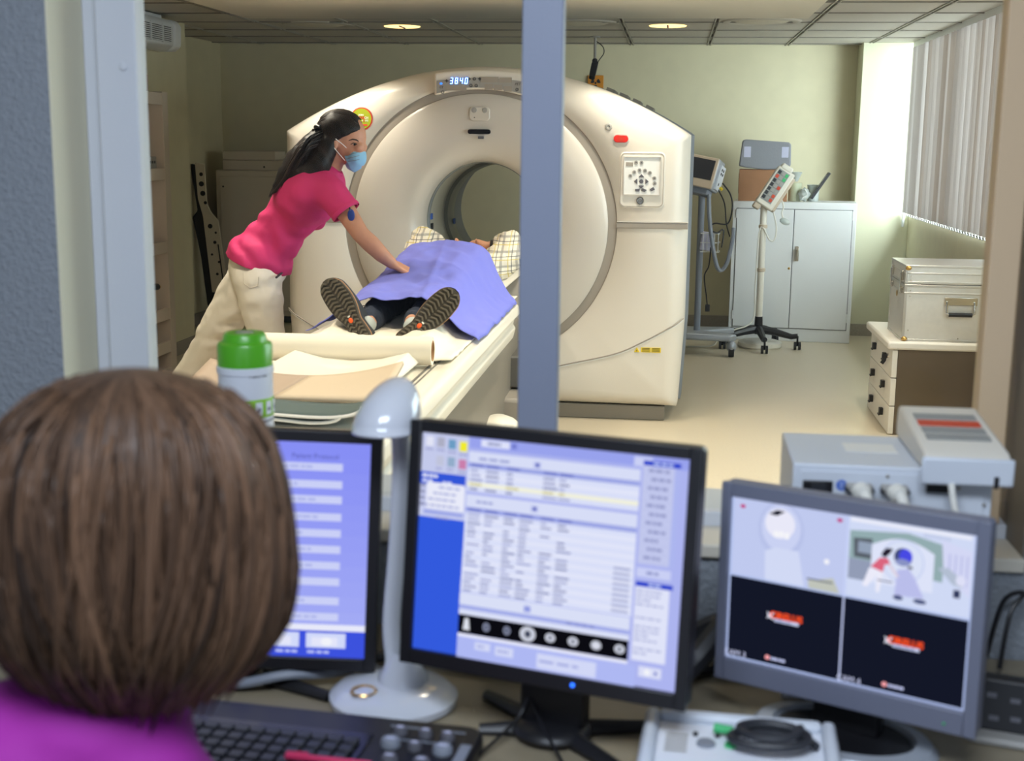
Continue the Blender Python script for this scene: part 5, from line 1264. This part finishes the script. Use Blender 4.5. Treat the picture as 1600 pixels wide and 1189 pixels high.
def foot_arms(root, zc, h):
    b = bm_(); bx(b, -.05, .05, .04, .075, .02, zc); obj('neck', b, 'black_plastic', root, bevel=.006)
    b = bm_(); ball(b, (0, .05, .012), .06, (1, 1, .3)); bmesh.ops.bisect_plane(b, geom=b.verts[:] + b.edges[:] + b.faces[:], plane_co=(0, 0, .001), plane_no=(0, 0, -1), clear_outer=True); obj('hub', b, 'black_plastic', root, smooth=True)
    for a, l_ in ((205, .11), (325, .19), (150, .16), (30, .16)):
        b = bm_(); tube(b, [(0, .05, .012), (l_ * math.cos(R(a)), .05 + l_ * .9 * math.sin(R(a)), .009)], [.016, .009], 8, flat=.7); obj('foot_arm', b, 'black_plastic', root, smooth=True)
def foot_oval(root, zc, h):
    b = bm_(); bx(b, -.05, .05, .035, .065, .01, zc); obj('neck', b, 'black_plastic', root, bevel=.005)
    b = bm_(); lathe(b, [(.088, .004), (.092, .016), (.112, .013), (.12, .003), (.088, .001)], 48); o = obj('base_ring', b, 'silver_plastic', root, smooth=True, loc=(0, .03, 0)); o.scale = (1.15, .8, 1)
    b = bm_(); lathe(b, [(.0001, .014), (.086, .010), (.09, .001), (.0001, .001)], 40); o = obj('base_plate', b, 'black_plastic', root, smooth=True, loc=(0, .03, 0)); o.scale = (1.15, .8, 1)

rg = random.Random(21)
# --- left monitor
root, cv, place, kw = monitor('flat_monitor', 'black monitor with violet protocol screen partly behind the operator\'s head', (-.666, 1.864, .9725), 8, -4, 2, .464, .380, (.018, .018, .018, .02), 'black_plastic', .035, foot_arms)
L1, L2, Wt = (160, 170, 250), (206, 212, 252), (232, 234, 255)
for k in range(12): cv.rect(0, k / 12 * .86, 1, (k + 1) / 12 * .86, (int(138 + 28 * k / 11), int(146 + 28 * k / 11), 250))
cv.rect(.02, .10, .60, .82, Wt); cv.rect(.60, .10, .612, .82, (150, 156, 235))
for k in range(5): cv.rect(.03, .13 + .12 * k, .6, .134 + .12 * k, (190, 198, 240))
cv.text(.80, .068, .011, 'Patient Protocol', (80, 84, 170))
cv.dash(.5, .02, 4, .05, .010, (96, 100, 190), rg)
for k, v in enumerate((.115, .195, .265, .345, .42, .495, .57, .645, .735, .81)):
    cv.rect(.625, v - .018, .90, v + .018, L2); cv.dash(.645, v, rg.randint(4, 7), .03, .010, (170, 178, 236), rg)
cv.rect(0, .845, 1, .875, (236, 238, 255)); cv.rect(0, .875, 1, 1, (62, 84, 226))
for u0, u1 in ((.3, .38), (.42, .52), (.57, .65), (.67, .76), (.785, .93)):
    cv.rect(u0, .885, u1, .955, (214, 222, 255)); cv.rect(u0 + .02, .905, u1 - .03, .945, Wt); cv.dash(u0 + .005, .975, 3, (u1 - u0) / 3.2, .012, (190, 200, 250), rg)
cv.ell(.60, .92, .02, .028, (255, 255, 255)); cv.ell(.86, .925, .02, .02, (246, 248, 255))
place(cv)
b = bm_(); ball(b, (0.03, -.005, -.180), .0028); obj('power_light', b, 'led_blue', root, **kw)
# --- centre monitor
root, cv, place, kw = monitor('flat_monitor', 'black monitor with worklist table screen beside the white lamp', (-.163, 1.727, 1.024), -15.2, -6.6, 0, .43, .358, (.017, .016, .017, .022), 'black_plastic', .04, foot_arms)
bgc = (176, 184, 244)
cv.rect(0, 0, 1, 1, bgc); cv.rect(0, 0, .182, .39, (206, 212, 246)); cv.rect(0, .385, .182, 1, (52, 92, 226))
cv.rect(0, 0, .18, .18, (200, 206, 240))
for u, v, c_ in ((.03, .04, (230, 232, 250)), (.075, .04, (176, 178, 200)), (.12, .045, (110, 160, 200)), (.165, .05, (246, 240, 50)), (.075, .125, (196, 200, 224)), (.12, .125, (150, 176, 206)), (.165, .13, (206, 130, 176))):
    cv.rect(u - .016, v - .022, u + .014, v + .022, c_); cv.dash(u - .016, v + .036, 3, .01, .008, (150, 154, 206), rg)
cv.rect(0, .18, .18, .235, (52, 88, 220)); cv.dash(.008, .197, 4, .02, .014, (236, 240, 255), rg); cv.dash(.008, .22, 2, .03, .012, (220, 226, 255), rg); cv.dash(.09, .222, 2, .03, .012, (220, 226, 255), rg)
cv.rect(.028, .225, .178, .345, (238, 240, 255))
for k in range(4): cv.dash(.075 - .02 * k, .245 + .028 * k, 3 + k, .025, .010, (176, 182, 226), rg); cv.rect(.004, .235 + .028 * k, .022, .252 + .028 * k, (150, 154, 190))
cv.rect(.02, .352, .178, .37, (160, 170, 235)); cv.dash(.07, .384, 3, .02, .008, (140, 146, 206), rg)
cv.rect(.19, .0, 1, .05, (156, 166, 242)); cv.rect(.235, .008, .345, .04, (226, 230, 255)); cv.dash(.26, .024, 4, .016, .012, (130, 138, 190), rg); cv.rect(.352, .012, .372, .036, (120, 130, 214))
cv.rect(.805, .01, .87, .05, (206, 212, 250))
def table(v0, v1, hv, rows, cols, hl=None):
    cv.rect(.19, v0, .83, v1, (220, 226, 252)); cv.rect(.19, hv, .83, hv + .022, (160, 170, 234))
    cv.dash(.23, v0 + .03, 3, .04, .010, (150, 158, 214), rg); cv.rect(.44, v0 + .016, .468, v0 + .044, (190, 198, 244)); cv.rect(.448, v0 + .022, .46, v0 + .038, (70, 80, 180))
    for c_ in cols: cv.rect(c_, hv + .005, c_ + .05, hv + .016, (120, 130, 206))
    rh = (v1 - hv - .026) / rows
    for r_ in range(rows):
        vv = hv + .024 + rh * (r_ + .5)
        cv.rect(.19, vv - rh * .5, .83, vv + rh * .45, (246, 246, 226) if r_ == hl else ((230, 234, 255) if r_ % 2 else (222, 228, 254)))
        for j, c_ in enumerate(cols):
            if rg.random() < .86: cv.rect(c_, vv - rh * .22, c_ + rg.uniform(.02, .055), vv + rh * .22, (206, 200, 150) if r_ == hl else rg.choice(((150, 156, 200), (164, 170, 214), (136, 142, 186))))
table(.065, .245, .115, 5, (.2, .26, .34, .48, .54), 3)
table(.258, .70, .315, 19, (.2, .265, .34, .40, .48, .545))
for k in range(9): cv.rect(.76, .49 + .023 * k, .82, .50 + .023 * k, (170, 176, 214))
cv.rect(.19, .70, .83, .80, (222, 228, 252)); cv.rect(.44, .718, .465, .745, (150, 160, 230)); cv.rect(.19, .755, .83, .775, (166, 176, 238)); cv.dash(.60, .765, 4, .03, .008, (130, 138, 206), rg)
cv.rect(.19, .80, .83, .885, (12, 12, 18))
cv.poly([(.215, .815), (.230, .815), (.236, .868), (.209, .868)], (226, 230, 240))
for i, u in enumerate((.30, .38, .46, .545, .63, .715, .80)):
    big = i == 2; cv.ell(u, .842, .03 if big else (.019 if i > 2 else .014), .034 if big else .02, (206, 210, 224) if i > 1 else (130, 136, 160))
    cv.ell(u, .842, .012 if big else .006, .016 if big else .008, (70, 76, 96) if i != 5 else (240, 240, 250))
cv.rect(.19, .886, .83, .90, (236, 238, 255)); cv.rect(.19, .90, .86, .995, (178, 188, 248))
for u0, u1, v0, v1 in ((.26, .32, .915, .95), (.34, .41, .918, .96), (.50, .72, .918, .985)): cv.rect(u0, v0, u1, v1, (214, 220, 252)); cv.dash(u0 + .01, (v0 + v1) / 2, 3, (u1 - u0) / 4, .010, (160, 168, 226), rg)
cv.rect(.845, .02, .975, .04, (40, 66, 206)); cv.dash(.88, .03, 3, .025, .010, (190, 204, 250), rg); cv.rect(.845, .042, .955, .46, (198, 204, 242)); cv.rect(.957, .042, .972, .46, (176, 186, 244))
for k in range(11): cv.dash(.865 + .01 * (k % 2), .06 + .037 * k, 3, .026, .011, (140, 146, 196), rg); cv.rect(.85, .078 + .037 * k, .95, .080 + .037 * k, (184, 190, 232))
cv.rect(.845, .475, .965, .515, (206, 212, 250)); cv.dash(.88, .495, 2, .03, .011, (130, 138, 196), rg)
cv.rect(.845, .535, .975, .555, (40, 66, 206)); cv.dash(.89, .545, 2, .025, .010, (190, 204, 250), rg); cv.rect(.845, .557, .965, .875, (228, 232, 254))
for k in range(15): cv.dash(.85, .575 + .019 * k, rg.choice((2, 4, 4, 0)), .028, .008, (176, 182, 222), rg)
cv.rect(.875, .895, .955, .94, (222, 226, 252)); cv.ell(.905, .918, .012, .014, (246, 248, 255)); cv.rect(.93, .91, .94, .926, (120, 130, 206))
place(cv)
b = bm_(); ball(b, (.055, -.0055, -.168), .003); obj('power_light', b, 'led_blue', root, **kw)
# --- CCTV monitor
root, cv, place, kw = monitor('cctv_monitor', 'grey widescreen monitor split into four camera views', (.26, 1.797, .957), -26, -0.9, -0.4, .385, .305, (.014, .018, .021, .034), 'grey_plastic', .035, foot_oval)
cv.rect(0, 0, 1, 1, (180, 196, 240))
cv.rect(.01, .01, .497, .475, (196, 206, 244)); cv.rect(.503, .01, .99, .475, (212, 222, 250))
cv.ell(.22, .16, .10, .17, (188, 198, 238)); cv.ell(.22, .15, .085, .14, (206, 214, 248)); cv.ell(.215, .125, .065, .09, (238, 238, 254)); cv.poly([(.165, .075), (.20, .045), (.235, .05), (.20, .08)], (30, 32, 48))
for u, v, r_ in ((.20, .19, .012), (.222, .185, .011), (.247, .19, .012)): cv.ell(u, v, r_, r_ * 1.8, (250, 250, 255))
cv.poly([(.16, .475), (.155, .30), (.20, .27), (.30, .27), (.33, .475)], (214, 222, 250)); cv.poly([(.345, .43), (.45, .39), (.48, .475), (.35, .475)], (196, 200, 190)); cv.rect(.34, .415, .45, .425, (110, 116, 130))
cv.ell(.42, .30, .011, .016, (250, 250, 255)); cv.ell(.05, .055, .012, .012, (196, 60, 130)); cv.ell(.465, .045, .012, .012, (196, 60, 130))
cv.poly([(.51, .27), (.51, .09), (.74, .055), (.88, .09), (.88, .30)], (150, 176, 180)); cv.poly([(.53, .24), (.525, .13), (.60, .12), (.61, .24)], (92, 100, 110)); cv.rect(.545, .145, .605, .21, (150, 164, 186)); cv.rect(.51, .25, .60, .37, (150, 160, 186))
n_ = 16; cv.poly([(.60, .37), (.845, .37)] + [(.845 - .245 * k / n_, .185 - .09 * math.sin(math.pi * (.12 + .76 * k / n_))) for k in range(n_ + 1)], (226, 232, 254))
cv.ell(.725, .22, .085, .125, (206, 216, 248)); cv.ell(.725, .22, .078, .115, (222, 230, 252)); cv.ell(.725, .195, .036, .052, (70, 80, 130)); cv.ell(.735, .188, .026, .042, (74, 76, 232)); cv.ell(.725, .225, .03, .02, (140, 150, 200))
cv.poly([(.70, .42), (.705, .27), (.75, .255), (.775, .30), (.815, .41)], (190, 194, 240)); cv.ell(.715, .43, .02, .014, (80, 90, 130)); cv.ell(.80, .43, .026, .014, (80, 90, 130)); cv.rect(.745, .24, .765, .255, (90, 92, 110))
cv.poly([(.60, .28), (.635, .22), (.665, .215), (.68, .25), (.655, .255), (.65, .30)], (224, 104, 130)); cv.poly([(.638, .20), (.655, .16), (.685, .155), (.675, .185), (.655, .215)], (40, 34, 50)); cv.poly([(.665, .25), (.68, .245), (.715, .31), (.705, .315)], (226, 214, 230))
cv.poly([(.595, .285), (.65, .30), (.64, .42), (.625, .42), (.625, .32), (.59, .40), (.57, .395)], (240, 240, 255)); cv.rect(.63, .345, .69, .353, (120, 126, 150))
cv.poly([(.87, .06), (.985, .10), (.985, .36), (.905, .27), (.88, .2)], (216, 220, 250))
for k in range(4): cv.rect(.90 + .022 * k, .13, .907 + .022 * k, .24 + .02 * k, (190, 194, 236))
cv.poly([(.86, .22), (.90, .21), (.96, .27), (.955, .31), (.92, .30)], (182, 194, 214)); cv.rect(.925, .325, .95, .37, (54, 62, 96)); cv.ell(.95, .27, .02, .03, (226, 228, 252))
cv.rect(.51, .015, .98, .035, (240, 242, 255)); cv.dash(.80, .05, 6, .022, .02, (196, 206, 236), rg)
cv.rect(.01, .485, .497, .985, (20, 24, 40)); cv.rect(.503, .485, .99, .985, (20, 24, 40)); cv.rect(.497, .01, .503, .99, (206, 216, 255))
for u0, v0, nm in ((.0, .0, 'CAM 3'), (.495, .0, 'CAM 4')):
    u = .19 + u0; v = .685
    cv.poly([(u - .012, v - .022), (u, v - .012), (u + .012, v - .022), (u + .02, v - .02), (u + .012, v), (u + .02, v + .02), (u + .01, v + .022), (u, v + .012), (u - .012, v + .022), (u - .006, v)], (236, 238, 255))
    cv.text(u + .072, v - .006, .0135, 'CIRELUS', (255, 84, 40), bold=.0006)
    cv.rect(u + .022, v + .014, u + .128, v + .032, (214, 222, 255)); cv.dash(u + .028, v + .023, 5, .018, .008, (120, 130, 180), rg)
    cv.text(u0 + .045, .965, .012, nm, (214, 220, 255)); cv.ell(u0 + .19, .945, .011, .014, (255, 170, 176)); cv.dash(u0 + .205, .947, 4, .018, .016, (206, 214, 255), rg)
place(cv)
b = bm_(); ball(b, (.15, -.005, -.139), .002); obj('power_light', b, 'iv_green', root, **kw)

# --- desk lamp
t = thing('desk_lamp', 'glossy white desk lamp with hooded head and oval base', 'lamp', (-.405, 1.852, DZ), R(-4))
b = bm_(); lathe(b, [(.0001, .034), (.05, .033), (.085, .026), (.1, .014), (.099, .004), (.085, 0), (.0001, 0)], 56); o = obj('base', b, 'lamp_white', t, smooth=True); o.scale = (1, .95, 1)
b = bm_(); lathe(b, [(.016, .0335), (.019, .036), (.021, .0335)], 28); o = obj('touch_ring', b, 'ring_gold', t, smooth=True, loc=(-.035, -.042, -.0005))
b = bm_(); lathe(b, [(.05, .028), (.046, .046), (.03, .062), (.02, .08)], 36); o = obj('collar', b, 'lamp_white', t, smooth=True, loc=(.012, .012, 0)); o.scale = (.8, .8, 1)
b = bm_(); tube(b, spline([(.0, .012, .05), (-.008, .018, .12), (.0, .024, .24), (.008, .02, .36), (.012, .0, .44)]), [.024, .02, .017] + [.015] * 30, 16, flat=.6); obj('arm', b, 'lamp_white', t, smooth=True)
b = bm_(); ball(b, (0, 0, 0), 1.0, (.049, .062, .076), u=32, v=20); bmesh.ops.bisect_plane(b, geom=b.verts[:] + b.edges[:] + b.faces[:], plane_co=(0, 0, 0), plane_no=(0, 0, -1), clear_outer=True)
for v in b.verts:
    f_ = v.co.z / .078; v.co.y += .03 * f_ ** 2; v.co.x += .012 * f_
o = obj('hood', b, 'lamp_white', t, smooth='all', loc=(-.004, -.02, .438), rot=(R(-4), 0, 0)); s_ = o.modifiers.new('t', 'SOLIDIFY'); s_.thickness = .004
b = bm_(); box(b, (0, 0, 0), (.06, .085, .006)); obj('light_panel', b, 'white_plastic', t, loc=(-.004, -.02, .442), rot=(R(-4), 0, 0))

# --- wipes canister on the sill
t = thing('wipes_canister', 'white wipes canister with green screw lid on the window sill', 'canister', (-.758, 2.232, .92), R(20))
b = bm_(); lathe(b, [(.0001, .0), (.047, .0), (.049, .004), (.049, .262), (.051, .263), (.051, .275), (.049, .276), (.0001, .276)], 48); cn = obj('tub', b, 'tub_white', t, smooth=True)
b = bm_(); lathe(b, [(.049, .273), (.049, .312), (.047, .317), (.040, .320), (.038, .330), (.035, .335), (.0001, .336)], 48); obj('lid', b, 'lid_green', t, smooth=True)
b = bm_(); ball(b, (0, -.004, .336), .017, (1, .8, .12)); obj('lid_tab', b, 'button_grey', t, smooth=True)
b = bm_(); lathe(b, [(.0492, .185), (.0496, .186), (.0496, .218), (.0492, .219)], 48); bd_ = obj('green_band', b, 'band_green', t, smooth=True)
for k in range(14):
    a = 2 * math.pi * k / 14; b = bm_(); box(b, (0, -.0497, 0), (.013, .0012, .024)); o = obj('pictogram', b, 'tub_white', bd_, loc=(0, 0, .202), rot=(0, 0, a))
    b = bm_(); box(b, (0, -.0504, -.002), (.006, .0008, .008), Matrix.Rotation(R(40 * (k % 3)), 4, 'Y')); obj('pictogram_mark', b, 'hose_grey', bd_, loc=(0, 0, .202), rot=(0, 0, a))
for i, chh in enumerate('PURSTEL'):
    a = R(8 + 6.2 * i); o = text('brand_letter', chh, .009, 'text_dark', cn, (.0497 * math.sin(a), -.0497 * math.cos(a), .262), (math.pi / 2, 0, a), ext=.0003)
b = bm_(); lathe(b, [(.0492, .176), (.0496, .177), (.0496, .179), (.0492, .18)], 48); obj('blue_line', b, 'hose_grey', t, smooth=True)

# --- power supply box with keypad on top
t = thing('supply_box', 'white electronics box with cable plugs behind the grey monitor', 'electronics box', (.195, 1.955, DZ))
b = bm_(); bx(b, 0, .295, 0, .215, 0, .382); obj('case', b, 'device_blue', t, bevel=.003)
b = bm_(); bx(b, .012, .283, -.003, 0, .02, .372); obj('front_panel', b, 'device_blue', t, bevel=.001)
b = bm_(); bx(b, .015, .060, -.006, 0, .337, .357); md = obj('mains_switch', b, 'black_plastic', t, bevel=.002)
b = bm_(); bx(b, .028, .05, -.009, -.005, .341, .353); obj('rocker', b, 'dark_plastic', md)
b = bm_(); lathe(b, [(.004, -.0035), (.0085, -.0035), (.0085, -.002), (.004, -.002)], 18, 'y', (.073, 0, .351)); box(b, (.073, -.0035, .351), (.009, .001, .003)); obj('approval_mark', b, 'print_blue', t)
for x in (.098, .150):
    b = bm_(); box(b, (x, -.009, .350), (.040, .014, .013)); pl_ = obj('plug_socket', b, 'button_grey', t, bevel=.003)
    b = bm_(); tube(b, spline([(x, -.014, .348), (x + .008, -.034, .340), (x + .012, -.036, .318), (x + .012, -.03, .27)]), [.014] * 6 + [.009] * 30, 12); obj('plug', b, 'cable_white', pl_, smooth=True)
    for s in (-1, 1):
        b = bm_(); cone(b, (x + s * .019, -.022, .348), (x + s * .019, -.01, .350), .003, .003, 8); obj('thumb_screw', b, 'dark_plastic', pl_)
b = bm_(); cone(b, (.20, -.004, .354), (.236, -.004, .354), .006, .006, 10); box(b, (.215, -.006, .354), (.036, .012, .012)); obj('fuse_holder', b, 'black_plastic', t)
for x, z in ((.14, .368), (.245, .354), (.283, .33), (.285, .25)):
    b = bm_(); ball(b, (x, -.003, z), .003); obj('screw', b, 'chrome', t)
text('panel_text', 'INJECTOR', .008, 'text_dark', t, (.125, -.0036, .312))
b = bm_(); bx(b, .09, .17, .09, .15, .382, .3826); obj('top_label', b, 'white_plastic', t)
kp = thing('injector_keypad', 'cream keypad console with label strips on top of the electronics box', 'control console', (.382, 1.94, DZ + .3835))
b = bm_(); prism(b, [(-.012, 0), (.23, 0), (.236, .02), (.23, .052), (.0, .030), (-.018, .022)], 0, .125, 'x'); obj('housing', b, 'device_cream', kp, bevel=.005)
b = bm_(); bx(b, -.004, .129, -.020, -.012, -.018, .024); obj('front_cover', b, 'device_blue', kp, bevel=.004)
b = bm_(); bx(b, .1, .107, -.0215, -.019, -.02, -.002); obj('connector', b, 'black_plastic', kp)
for k, (m, v0, v1) in enumerate((('label_grey', .05, .075), ('label_grey', .085, .11), ('label_red', .12, .145), ('label_grey', .155, .18))):
    b = bm_(); box(b, (.0625, (v0 + v1) / 2, .0315 + .0955 * ((v0 + v1) / 2)), (.095, v1 - v0, .002), Matrix.Rotation(R(5.4), 4, 'X')); obj('label_strip', b, m, kp)
b = bm_(); tube(b, spline([(.04, -.018, -.015), (.045, -.03, -.05), (.06, -.035, -.10), (.065, -.03, -.16)]), .005, 8); obj('cord', b, 'cable_white', kp, smooth=True)

# --- scan console keyboard
t = thing('control_keyboard', 'black control keyboard with lit round keys on the desk', 'keyboard', (-.50, 1.622, DZ), R(-5))
b = bm_(); prism(b, rrect(-.25, .25, -.125, .125, .03), .0, .03, 'z'); obj('case', b, 'black_plastic', t, bevel=.006)
b = bm_(); bx(b, -.235, .10, -.09, .06, .03, .033); obj('key_bed', b, 'black_gloss', t)
for r_ in range(5):
    for q in range(14):
        b = bm_(); o = None
        if r_ == 0 and q == 0:
            box(b, (0, 0, 0), (.019, .02, .007)); key0 = obj('key', b, 'dark_plastic', t, bevel=.002, loc=(-.222, -.075, .0365))
        else: b.free(); copy_obj(key0, (-.222 + .0232 * q, -.075 + .025 * r_, .0365), t)
for x, y, r_, m in ((.135, .075, .010, 'button_dark'), (.172, .075, .010, 'button_dark'), (.205, .073, .010, 'button_dark'), (.132, .038, .014, 'hose_grey'), (.168, .034, .010, 'button_dark'), (.208, .034, .014, 'hose_grey'), (.145, -.01, .012, 'button_dark'), (.19, -.01, .012, 'button_dark')):
    b = bm_(); lathe(b, [(.0001, .041), (r_ * .8, .041), (r_, .037), (r_, .029)], 20, 'z', (x, y, 0)); rk_ = obj('round_key', b, m, t, smooth=True)
    b = bm_(); box(b, (x, y, .0415), (r_ * .9, .004, .001)); obj('key_symbol', b, 'velcro', rk_)
for x0, x1, y in ((.115, .16, .095), (.19, .225, .095), (.115, .2, .056)):
    b = bm_(); bx(b, x0, x1, y, y + .003, .0295, .031); obj('legend_line', b, 'hose_grey', t)
b = bm_(); bx(b, .228, .243, -.04, .06, .029, .032); obj('slider_panel', b, 'hose_grey', t)
t = thing('pink_pen', 'pink pen lying on the front of the keyboard', 'pen', (-.43, 1.562, DZ + .046), R(-4))
b = bm_(); cone(b, (-.06, 0, 0), (.06, 0, 0), .005, .005, 12); obj('barrel', b, 'pen_pink', t, smooth=True)
b = bm_(); cone(b, (.06, 0, 0), (.072, 0, 0), .005, .001, 12); obj('tip', b, 'dark_plastic', t, smooth=True)
b = bm_(); cone(b, (-.06, .004, .004), (-.03, .004, .005), .0015, .0015, 6); obj('clip', b, 'pen_pink', t)

# --- white intercom console
t = thing('intercom_console', 'white scan control box with recessed panel in front of monitors', 'control console', (.112, 1.628, DZ), R(-3))
b = bm_(); prism(b, rrect(-.135, .135, -.12, .12, .03), 0, .055, 'z'); obj('case', b, 'device_blue', t, bevel=.010, bseg=3)
for d in ((-.135 + .004, -.112, -.11, .115), (.112, .131, -.11, .115), (-.112, .112, .095, .116)):
    b = bm_(); bx(b, d[0], d[1], d[2], d[3], .05, .068); obj('rim', b, 'device_blue', t, bevel=.007)
b = bm_(); bx(b, -.11, .11, -.115, .09, .055, .057); obj('recess_panel', b, 'tub_white', t)
for x, y, r_, m in ((-.045, .03, .014, 'hose_grey'), (-.012, .03, .009, 'iv_green'), (-.06, .055, .004, 'dark_plastic'), (-.03, .055, .004, 'dark_plastic')):
    b = bm_(); lathe(b, [(.0001, .061), (r_ * .85, .061), (r_, .056)], 20, 'z', (x, y, 0)); obj('button', b, m, t, smooth=True)
b = bm_()
for k in range(5): bx(b, -.1, -.07, .0 + .012 * k, .006 + .012 * k, .0568, .058)
obj('speaker_slots', b, 'button_grey', t)
t = thing('cable_bundle', 'dark coiled cable with a green tip lying in the white console', 'cable', (.155, 1.655, DZ + .062))
b = bm_(); tube(b, spline([(.06 * math.cos(a) * (1 - a * .03), .03 * math.sin(a), .004 + .002 * a) for a in [k * .6 for k in range(22)]], 3), .006, 8); obj('coil', b, 'dark_plastic', t, smooth=True)
b = bm_(); cone(b, (-.075, .03, .008), (-.05, .025, .008), .007, .006, 10); obj('green_tip', b, 'iv_green', t, smooth=True)

# --- telephone
t = thing('telephone', 'black upright telephone handset at the right end of the desk', 'telephone', (.535, 1.86, DZ), R(-14))
b = bm_(); prism(b, rrect(-.07, .07, 0, .085, .012), -.012, .03); obj('handset', b, 'black_plastic', t, bevel=.008, rot=(R(-14), 0, 0), loc=(0, .0, .004))
for x, z in ((-.045, .062), (-.012, .058), (.02, .06), (-.04, .03), (-.01, .032)):
    b = bm_(); box(b, (0, 0, 0), (.014, .003, .007)); obj('phone_key', b, 'button_dark', t, loc=(x, -.013 + .25 * z, z), rot=(R(-14), 0, 0))
b = bm_(); prism(b, rrect(-.08, .08, -.04, .06, .02), 0, .012, 'z'); obj('cradle', b, 'button_grey', t, bevel=.004)

# --- cables on the desk
def cab(lab, pts, r_, m, name='desk_cable'):
    b = bm_(); tube(b, spline(pts), r_, 8); tag(obj(name, b, m, None, smooth=True), lab, 'cable')
cab('thin black mouse cable rising in front of the centre monitor foot', [(-.28, 1.60, DZ + .005), (-.235, 1.70, DZ + .012), (-.20, 1.76, DZ + .03), (-.185, 1.775, DZ + .055), (-.165, 1.75, DZ + .03), (-.12, 1.66, DZ + .005)], .0025, 'black_plastic')
cab('thick black cable behind the lamp base', [(-.9, 1.90, DZ + .012), (-.62, 1.94, DZ + .014), (-.42, 2.0, DZ + .014), (-.2, 1.97, DZ + .014), (.0, 2.0, DZ + .014), (.15, 2.05, DZ + .014)], .011, 'black_plastic')
cab('bundled dark cables heaped between the two right monitors', [(.02, 1.93, DZ + .02), (.06, 1.97, DZ + .05), (.10, 2.0, DZ + .10), (.05, 2.03, DZ + .06), (.0, 2.02, DZ + .03), (.08, 2.08, DZ + .03), (.14, 2.10, DZ + .09)], .02, 'dark_plastic')
cab('loose black cable loop hanging by the textured wall', [(.56, 2.10, DZ + .012), (.575, 2.12, DZ + .10), (.60, 2.14, DZ + .13), (.57, 2.15, DZ + .11), (.55, 2.15, DZ + .012)], .004, 'black_plastic')
cab('grey cable with connector beside the keyboard', [(-.75, 1.87, DZ + .01), (-.66, 1.85, DZ + .014), (-.58, 1.86, DZ + .03), (-.52, 1.90, DZ + .02), (-.46, 1.96, DZ + .012)], .008, 'hose_grey')

# --- panel added above the camera, unseen, to house the control-room fill lamp
t = thing('added_fill_panel', 'unseen white ceiling panel added around the control room fill lamp', 'ceiling light', (-.1, .55, 2.53))
b = bm_(); bx(b, -.6, .6, -.45, .45, .012, .02); obj('diffuser', b, 'white_plastic', t)
for d in ((-.63, .63, -.48, -.45), (-.63, .63, .45, .48), (-.63, -.6, -.45, .45), (.6, .63, -.45, .45)):
    b = bm_(); bx(b, d[0], d[1], d[2], d[3], .0, .02); obj('frame', b, 'cab_white', t)
